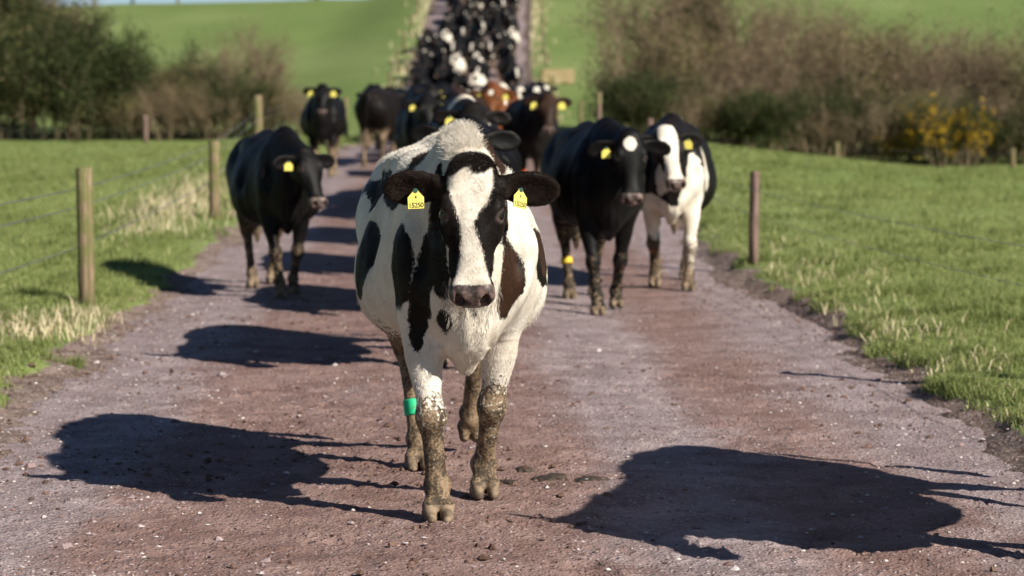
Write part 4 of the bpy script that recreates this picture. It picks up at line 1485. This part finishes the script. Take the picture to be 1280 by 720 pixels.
def plant_kind(kind, seed):
    """returns [(part name, mesh)] about 3 m tall (bushes) or 8 m (trees)"""
    rg = np.random.default_rng(seed)
    tw = Twigs(); tips = []
    if kind in ('twig', 'olive', 'ever', 'gorse'):
        ns = 13
        for i in range(ns):
            a = 6.283 * i / ns + rg.uniform(-.2, .2); o = np.array((math.cos(a), math.sin(a), 0)) * rg.uniform(.1, .8)
            d = np.array((math.cos(a) * .5, math.sin(a) * .5, 1.1)); d /= np.linalg.norm(d)
            grow(tw, rg, o, d, rg.uniform(1.3, 2.0), .042, 2, tips, .55, .3, 3, 3, .62)
        parts = [('branches', tw.mesh('branches', MAT['twig'], rg))]
        T = np.array(tips)
        if kind == 'twig':
            sel = T[rg.random(len(T)) < .6]
            parts.append(('leaves', leaves(sel, rg, 6, .04, .18, 'leaves', MAT['leaf_brown'])))
        if kind == 'olive':
            parts.append(('leaves', leaves(T, rg, 7, .05, .16, 'leaves', MAT['leaf_olive'])))
        if kind == 'ever':
            parts.append(('leaves', leaves(T, rg, 22, .06, .20, 'leaves', MAT['leaf_dark'])))
        if kind == 'gorse':
            parts.append(('leaves', leaves(T, rg, 10, .055, .16, 'leaves', MAT['leaf_dark'])))
            F_ = T[(T[:, 2] > .5) & (rg.random(len(T)) < .34)]
            parts.append(('flowers', leaves(F_, rg, 11, .055, .11, 'flowers', MAT['gorse'])))
        return parts
    if kind in ('bare_tree', 'ivy_tree'):
        tr = Twigs()
        grow(tr, rg, np.array((0., 0, -.1)), np.array((0., 0, 1)), 4.0, .17, 0, [], .2, .3, 6)
        top = np.array(tr.B[-1]); pts = [np.array(b) for b in tr.B]
        for i, q in enumerate(pts[1:]):
            for _ in range(4):
                a = rg.uniform(0, 6.283); d = np.array((math.cos(a), math.sin(a), rg.uniform(.4, 1.2))); d /= np.linalg.norm(d)
                grow(tw, rg, q.copy(), d, rg.uniform(1.6, 2.4), .085, 2, tips, .5, .25, 3, 3, .62)
        for _ in range(4):
            d = np.array((rg.normal(0, .4), rg.normal(0, .4), 1)); d /= np.linalg.norm(d)
            grow(tw, rg, top.copy(), d, 2.6, .08, 2, tips, .5, .25, 3, 3, .62)
        parts = [('trunk', tr.mesh('trunk', MAT['palebark'], rg)), ('crown', tw.mesh('crown', MAT['twig' if kind == 'bare_tree' else 'bark'], rg))]
        T = np.array(tips)
        if kind == 'ivy_tree':
            parts.append(('leaves', leaves(T, rg, 16, .085, .30, 'leaves', MAT['leaf_dark'])))
            parts.append(('old_leaves', leaves(T[::2], rg, 10, .07, .30, 'old_leaves', MAT['leaf_olive'])))
        else:
            parts.append(('leaves', leaves(T, rg, 6, .05, .30, 'leaves', MAT['leaf_brown'])))
        return parts


KINDS_ = {}
for i, k in enumerate(('twig', 'olive', 'ever', 'gorse', 'bare_tree', 'ivy_tree')):
    KINDS_[k] = [plant_kind(k, 200 + i * 10 + j) for j in range(2 if k in ('twig', 'olive', 'ever') else 1)]


def plant(kind, x, y, hx, hz, rot, label, group=None, var=0, z=None):
    parts = KINDS_[kind][var % len(KINDS_[kind])]
    tree = kind in ('bare_tree', 'ivy_tree')
    root = empty('tree' if tree else 'bush', (x, y, (gz(x, y) if z is None else z)), rot)
    root.scale = (hx, hx, hz)
    tag(root, label, 'tree' if tree else 'bush', group)
    for nm, me in parts:
        link(nm, me, root)
    return root


rr = random.Random(4)
WORDS = {'twig': 'bare brown twiggy bush', 'olive': 'olive brown bush with sparse small leaves', 'ever': 'dark evergreen bush', 'gorse': 'gorse bush in yellow flower'}
# right hand hedge: (photo x, distance, kind, spread, height factor)
def hedge(rows, where, group):
    for i, (x, D, kind, sx_, sz_) in enumerate(rows):
        plant(kind, (x - 640) * D / 3022, D, sx_, sz_, rr.uniform(0, 6.28), WORDS[kind] + ' ' + where, WORDS[kind] + ' ' + group, var=i)


rows = []
for i, x in enumerate(range(812, 1900, 34)):
    rows.append((x + rr.uniform(-8, 8), 77 + rr.uniform(-1, 1.5), ('ever', 'twig', 'twig', 'olive', 'ever', 'twig', 'twig')[i % 7], .78, rr.uniform(.5, .8)))
for i, x in enumerate(range(800, 1900, 46)):
    rows.append((x + rr.uniform(-8, 8), 82 + rr.uniform(-1, 1.5), ('twig', 'olive', 'twig', 'twig', 'twig')[i % 5], 1.0, rr.uniform(1.15, 1.55)))
rows += [(1118, 75.8, 'gorse', .35, .40), (1172, 75.2, 'gorse', .55, .64), (1205, 75.4, 'gorse', .45, .60)]
hedge(rows, 'in the hedge behind the right pasture', 'in the right hedge')
rows = []
for i, x in enumerate(range(105, 400, 28)):
    rows.append((x + rr.uniform(-6, 6), 88 + rr.uniform(-1, 1.2), ('twig', 'ever', 'olive', 'twig', 'twig', 'olive')[i % 6], .72, rr.uniform(.5, .72) * (1.0 if x < 330 else .8)))
for i, x in enumerate((105, 65, 20, -30, -90, -150, -210, -270, -330, -390)):
    rows.append((x, 88, ('ever', 'ever', 'olive', 'ever', 'twig')[i % 5], 1.05, 1.25))
rows += [(172, 90, 'ever', .42, 1.12), (268, 90, 'twig', .7, 1.2), (240, 90, 'ever', .5, .95), (215, 90, 'olive', .7, .9), (300, 90, 'twig', .7, 1.0)]
hedge(rows, 'in the hedge behind the left pasture', 'in the left hedge')
for x, D, k, sx_, sz_, lb in [
        (-10, 92, 'ivy_tree', .9, .95, 'ivy clad dark tree at the left edge of the view'),
        (45, 93, 'ivy_tree', .8, .85, 'dark leafy tree just right of the leftmost ivy clad tree'),
        (88, 94, 'bare_tree', .65, .72, 'brown bare tree at the right end of the dark left hand trees'),
        (335, 92, 'bare_tree', .42, .52, 'small thin bare tree rising from the right end of the left hedge'),
        (815, 84, 'bare_tree', .8, .80, 'tall bare tree at the left end of the right hedge beside the hill field'),
        (870, 86, 'ivy_tree', .55, .78, 'tree with green ivy near the left end of the right hedge'),
        (925, 84, 'bare_tree', .75, .74, 'brown bare tree over the hedge behind the fence post with dark wood'),
        (990, 86, 'bare_tree', .8, .74, 'pale bare tree over the middle of the right hedge'),
        (1065, 84, 'bare_tree', .75, .66, 'bare tree left of the yellow gorse in the right hedge'),
        (1140, 86, 'bare_tree', .7, .55, 'low bare tree above the yellow gorse'),
        (1230, 84, 'bare_tree', .75, .55, 'bare tree at the right edge of the view')]:
    plant(k, (x - 640) * D / 3022, D, sx_, sz_, rr.uniform(0, 6.28), lb)
# ridge trees against the sky
for x, D, sx_, sz_, lb in [(120, 176, .95, .62, 'far bare tree left of the gap of sky on the ridge'), (168, 178, .95, .55, 'far bare tree on the ridge between two gaps of sky'),
                           (225, 176, .9, .56, 'far dark tree on the ridge left of the wide gap of sky'), (392, 186, .7, .42, 'far small tree on the ridge right of the wide gap of sky'),
                           (70, 170, 1.0, .8, 'far bare tree behind the dark left hand trees')]:
    plant('bare_tree', (x - 640) * D / 3022, D, sx_, sz_, rr.uniform(0, 6.28), lb)


# ================================================================== THE HERD
def at(x, y, g=0.0):
    return (x, y, gz(x, y) + g)


BL = dict(base='black', seed=2)
# left black cow
make_cow('black cow with a pale muzzle walking on the left of the lane beside the fence', at(-1.86, 19.0), 15,
         dict(fl=(.30, .10, 0), fr=(.66, -.07, 0), hl=(-.92, .12, 0), hr=(-.45, -.13, 0), poll=(.98, .08, 1.20), yaw=22, pitch=64, ear=(-8, -14), belly=1.05),
         dict(base='black', seed=2, mud=.75), 'coat_black', scale=.93, h=.0135, tags=(0, 1), tagsize=1.15)
# right black cow
make_cow('black cow with a small white forehead patch walking right of the leading cow', at(.62, 17.9), 7,
         dict(fl=(.22, .12, 0), fr=(.74, -.10, 0), hl=(-.85, .13, 0), hr=(-.50, -.12, 0), poll=(1.0, .08, 1.27), yaw=-2, pitch=74, ear=(-12, -16), belly=.93),
         dict(base='black', seed=3, mud=.6, star=(.075, -.005, .062, .052)), 'coat_black', h=.0135, tags=(0, 1), bands=(('hr', 'band_yellow', .30),), tagsize=1.1)
# right black and white cow
make_cow('black cow with a white face and white forelegs walking beside the right verge', at(1.30, 19.7), -4,
         dict(fl=(.60, .14, 0), fr=(.28, -.13, 0), hl=(-.55, .12, 0), hr=(-.85, -.13, 0), poll=(.98, -.04, 1.26), yaw=24, pitch=64, roll=6, ear=(-8, -10), belly=1.0),
         dict(base='black', seed=5, mud=.75, white=[(.35, .05, 1.36, .16, .16, .10), (.05, -.05, 1.34, .10, .10, .06), (.62, .14, .75, .24, .13, .34), (.60, -.08, .55, .28, .25, .26), (.80, -.05, .9, .1, .08, .15),
              (.6, .14, .45, .2, .10, .30), (.42, .26, 1.02, .045, .12, .26), (-.6, .1, .45, .2, .1, .2)],
              blaze=([-.05, .05, .15, .28, .40, .5], [-.01] * 6, [.07, .085, .075, .06, .065, .085])), h=.0135, tags=(1, 1), bands=(('fr', 'band_red', .33), ('hr', 'band_green', .36)), tagsize=1.2)
# cow right behind the leader
make_cow('black cow right behind the leading cow with only its head and ears showing', at(-.32, 13.95), 3,
         dict(fl=(.55, .11, 0), fr=(.28, -.11, 0), hl=(-.8, .13, 0), hr=(-.5, -.13, 0), poll=(.95, .02, 1.35), yaw=4, pitch=58, ear=(2, 14)),
         dict(base='black', seed=6, mud=.7, star=(.30, .05, .02, .02)), 'coat_black', h=.0135, tags=(0, 1))
# off frame cow on the right whose shadow falls across the lane
make_cow('cow just outside the view whose shadow falls across the lane', at(2.18, 8.22), -10,
         dict(fl=(.60, .11, 0), fr=(.30, -.11, 0), hl=(-.85, .13, 0), hr=(-.45, -.13, 0), poll=(1.02, -.08, 1.34), yaw=-10, pitch=62, ear=(-8, 10)),
         dict(base='black', seed=8, white=[(.2, .2, 1.0, .3, .3, .4)], mud=.8), h=.016, tags=(1, 1), scale=1.02)
# the queue behind the leader
Q_ = [  # x, y, yaw, scale, mat, coat, label
    (-.42, 21.0, 2, 1.09, 'coat', dict(base='black', seed=12, white=[(.58, 0, 1.33, .09, .24, .07), (.30, -.30, 1.25, .10, .10, .10), (.62, .2, 1.15, .05, .10, .05)]),
     'black cow with a white band across its withers close behind the leading cow'),
    (-.28, 17.5, -2, 1.0, 'coat_black', BL, 'all black cow second in the queue behind the leading cow'),
    (-.45, 24.8, 4, 1.05, 'coat', dict(base='black', seed=14, white=[(.45, -.15, 1.40, .14, .10, .08)], topbrown=.9), 'brownish black cow fifth in the queue behind the leading cow'),
    (-.6, 28.6, -4, 1.03, 'coat', dict(base='black', seed=15, white=[(-.1, -.3, 1.1, .2, .25, .3)]), 'black and white cow sixth in the queue behind the leading cow'),
    (-.25, 34.6, -4, 1.10, 'coat_red', dict(base='black', seed=16, white=[(.48, -.15, 1.40, .07, .08, .08), (.60, .10, 1.12, .06, .10, .07)], head='dark', star=(.1, 0, .05, .04)), 'bright red brown cow with small white patches in the middle of the lane'),
    (-1.12, 30.8, 4, 1.04, 'coat_black', BL, 'black cow close behind the cow with a white band on its withers'),
    (-.66, 32.4, -5, 1.05, 'coat', dict(base='black', seed=41, topbrown=.8), 'brown tinged black cow just left of the red brown cow'),
    (-1.62, 44.0, 8, 1.04, 'coat', dict(base='black', seed=42, white=[(.5, 0, 1.3, .12, .1, .1)]), 'black cow with a small white shoulder mark beside the cow walking away'),
    (-.15, 41.5, -3, 1.04, 'coat', dict(base='white', seed=43, black=[(0, 0, 1.2, .5, .5, .3)]), 'pale cow with a black saddle directly behind the red brown cow'),
    (-.95, 38.5, 6, 1.02, 'coat', dict(base='black', seed=18, white=[(.2, -.2, 1.36, .18, .10, .10)], topbrown=.9), 'dark cow with a pale shoulder mark left of the red brown cow'),
]
for (x, y, yw, s, mt, ct, lb) in Q_:
    make_cow(lb, at(x, y), yw, dict(fl=(.55, .11, 0), fr=(.28, -.11, 0), hl=(-.8, .13, 0), hr=(-.5, -.13, 0), poll=(.97, .05 * (yw % 3 - 1), 1.16 if y < 20 else 1.3), yaw=yw * 2, pitch=60, ear=(-6, -6)),
             ct, mt, scale=s, h=.018, tags=(1, 1) if y > 22 else (0, 1), tagsize=1.2)
make_cow('black cow with two yellow ear tags standing at the far left edge of the lane', at(-3.0, 38.6), 2,
         dict(fl=(.48, .12, 0), fr=(.42, -.12, 0), hl=(-.7, .13, 0), hr=(-.6, -.13, 0), poll=(.90, .02, 1.40), yaw=0, pitch=62, ear=(-4, -4)),
         BL, 'coat_black', h=.02, scale=1.02, tagsize=1.5)
make_cow('black cow walking away to the right of the far left one with brownish flanks', at(-2.28, 42.5), 170,
         dict(fl=(.55, .12, 0), fr=(.3, -.12, 0), hl=(-.8, .13, 0), hr=(-.5, -.13, 0), poll=(.95, .1, 1.30), yaw=20, pitch=62, ear=(-4, -4)),
         dict(base='black', seed=2, topbrown=.35), 'coat', h=.02, scale=1.0, tags=(0, 0))
make_cow('dark brown cow with orange leg bands right of the red brown cow', at(.25, 31.8), 5,
         dict(fl=(.55, .12, 0), fr=(.3, -.12, 0), hl=(-.8, .13, 0), hr=(-.5, -.13, 0), poll=(.95, .12, 1.34), yaw=-4, pitch=66, ear=(-2, -2)),
         dict(base='black', seed=22, facebrown=.45, topbrown=.5, brownish=.1, mud=.6), 'coat', h=.018, scale=1.03, tagsize=1.5, bands=(('fl', 'band_orange', .42), ('fr', 'band_orange', .42), ('hr', 'band_orange', .5)))

# ---- far herd: shared meshes, one object per cow
FAR = []
for i, (mt, ct, lb) in enumerate([
        ('coat_black', dict(base='black', seed=31), 'all black cow packed in the far herd'),
        ('coat', dict(base='black', seed=32, blaze=([-.05, .1, .3, .5], [0] * 4, [.06, .06, .04, .07]), white=[(.6, 0, .75, .2, .2, .2)]), 'black cow with a white face packed in the far herd'),
        ('coat', dict(base='black', seed=33, white=[(.1, .1, 1.35, .3, .25, .2), (.55, 0, .6, .3, .3, .2)], star=(.1, 0, .07, .06)), 'black cow with a white saddle packed in the far herd'),
        ('coat', dict(base='white', seed=34, black=[(-.5, .2, 1.2, .35, .3, .3), (.4, -.3, 1.0, .25, .3, .3)], blaze=([-.05, .5], [0, 0], [.06, .07])), 'mostly white cow with black patches packed in the far herd'),
        ('coat_red', dict(base='black', seed=35, white=[(.3, 0, 1.38, .15, .2, .1)], star=(.1, 0, .06, .05)), 'red brown cow packed in the far herd'),
        ('coat_black', dict(base='black', seed=36, star=(.1, 0, .06, .05)), 'black cow with a white star packed in the far herd')]):
    V, Q, info = sculpt_cow(h=.032, fl=(.5 + .05 * i, .12, 0), fr=(.4 - .04 * i, -.12, 0), hl=(-.85 + .05 * i, .13, 0), hr=(-.55, -.13, 0),
                            poll=(.97, .05 * (i % 3 - 1), 1.22 + .04 * (i % 3)), yaw=8 * (i % 3 - 1), pitch=58, ear=(-4, -4), lod=True, detail=False)
    V = smooth_mesh(V, Q, 1, .35)
    me = np_mesh('far_cow', to_mesh(V), Q, True, cow_attrs(V, info, ct)); me.materials.append(MAT[mt])
    FAR.append((me, lb))
rh = random.Random(77)
placed = []
y = 46.0
while y < 158:
    c_, w_ = float(road_c(y)), float(road_hw(y))
    lo, hi = -.92 * w_, .84 * w_
    if y > 122: lo = -.62 * w_
    n = (6 if y < 122 else 5) if y > 62 else 3
    for j in range(n):
        x = c_ + lo + (hi - lo) * (j + .5 + rh.uniform(-.3, .3)) / n
        yy_ = y + rh.uniform(-.9, .9)
        if y < 52 and x < -1.6: continue
        if any(abs(x - a_) < .60 and abs(yy_ - b_) < 1.75 for a_, b_ in placed): continue
        k = rh.choices(range(6), [50, 13, 12, 7, 3, 13])[0]
        me, lb = FAR[k]
        o = link('cow', me)
        o.location = at(x, yy_); o.rotation_euler = (-math.atan(np.interp(yy_, [96, 105, 150], [0, .12, .13])) * 1.0, 0, R(rh.uniform(-14, 14)))
        o.scale = (rh.uniform(.94, 1.05),) * 3
        tag(o, lb, 'cow', lb.replace(' cow', ' cows', 1).replace(' its forehead', ' the forehead'))
        placed.append((x, yy_))
    y += 2.0 if y > 60 else 3.0
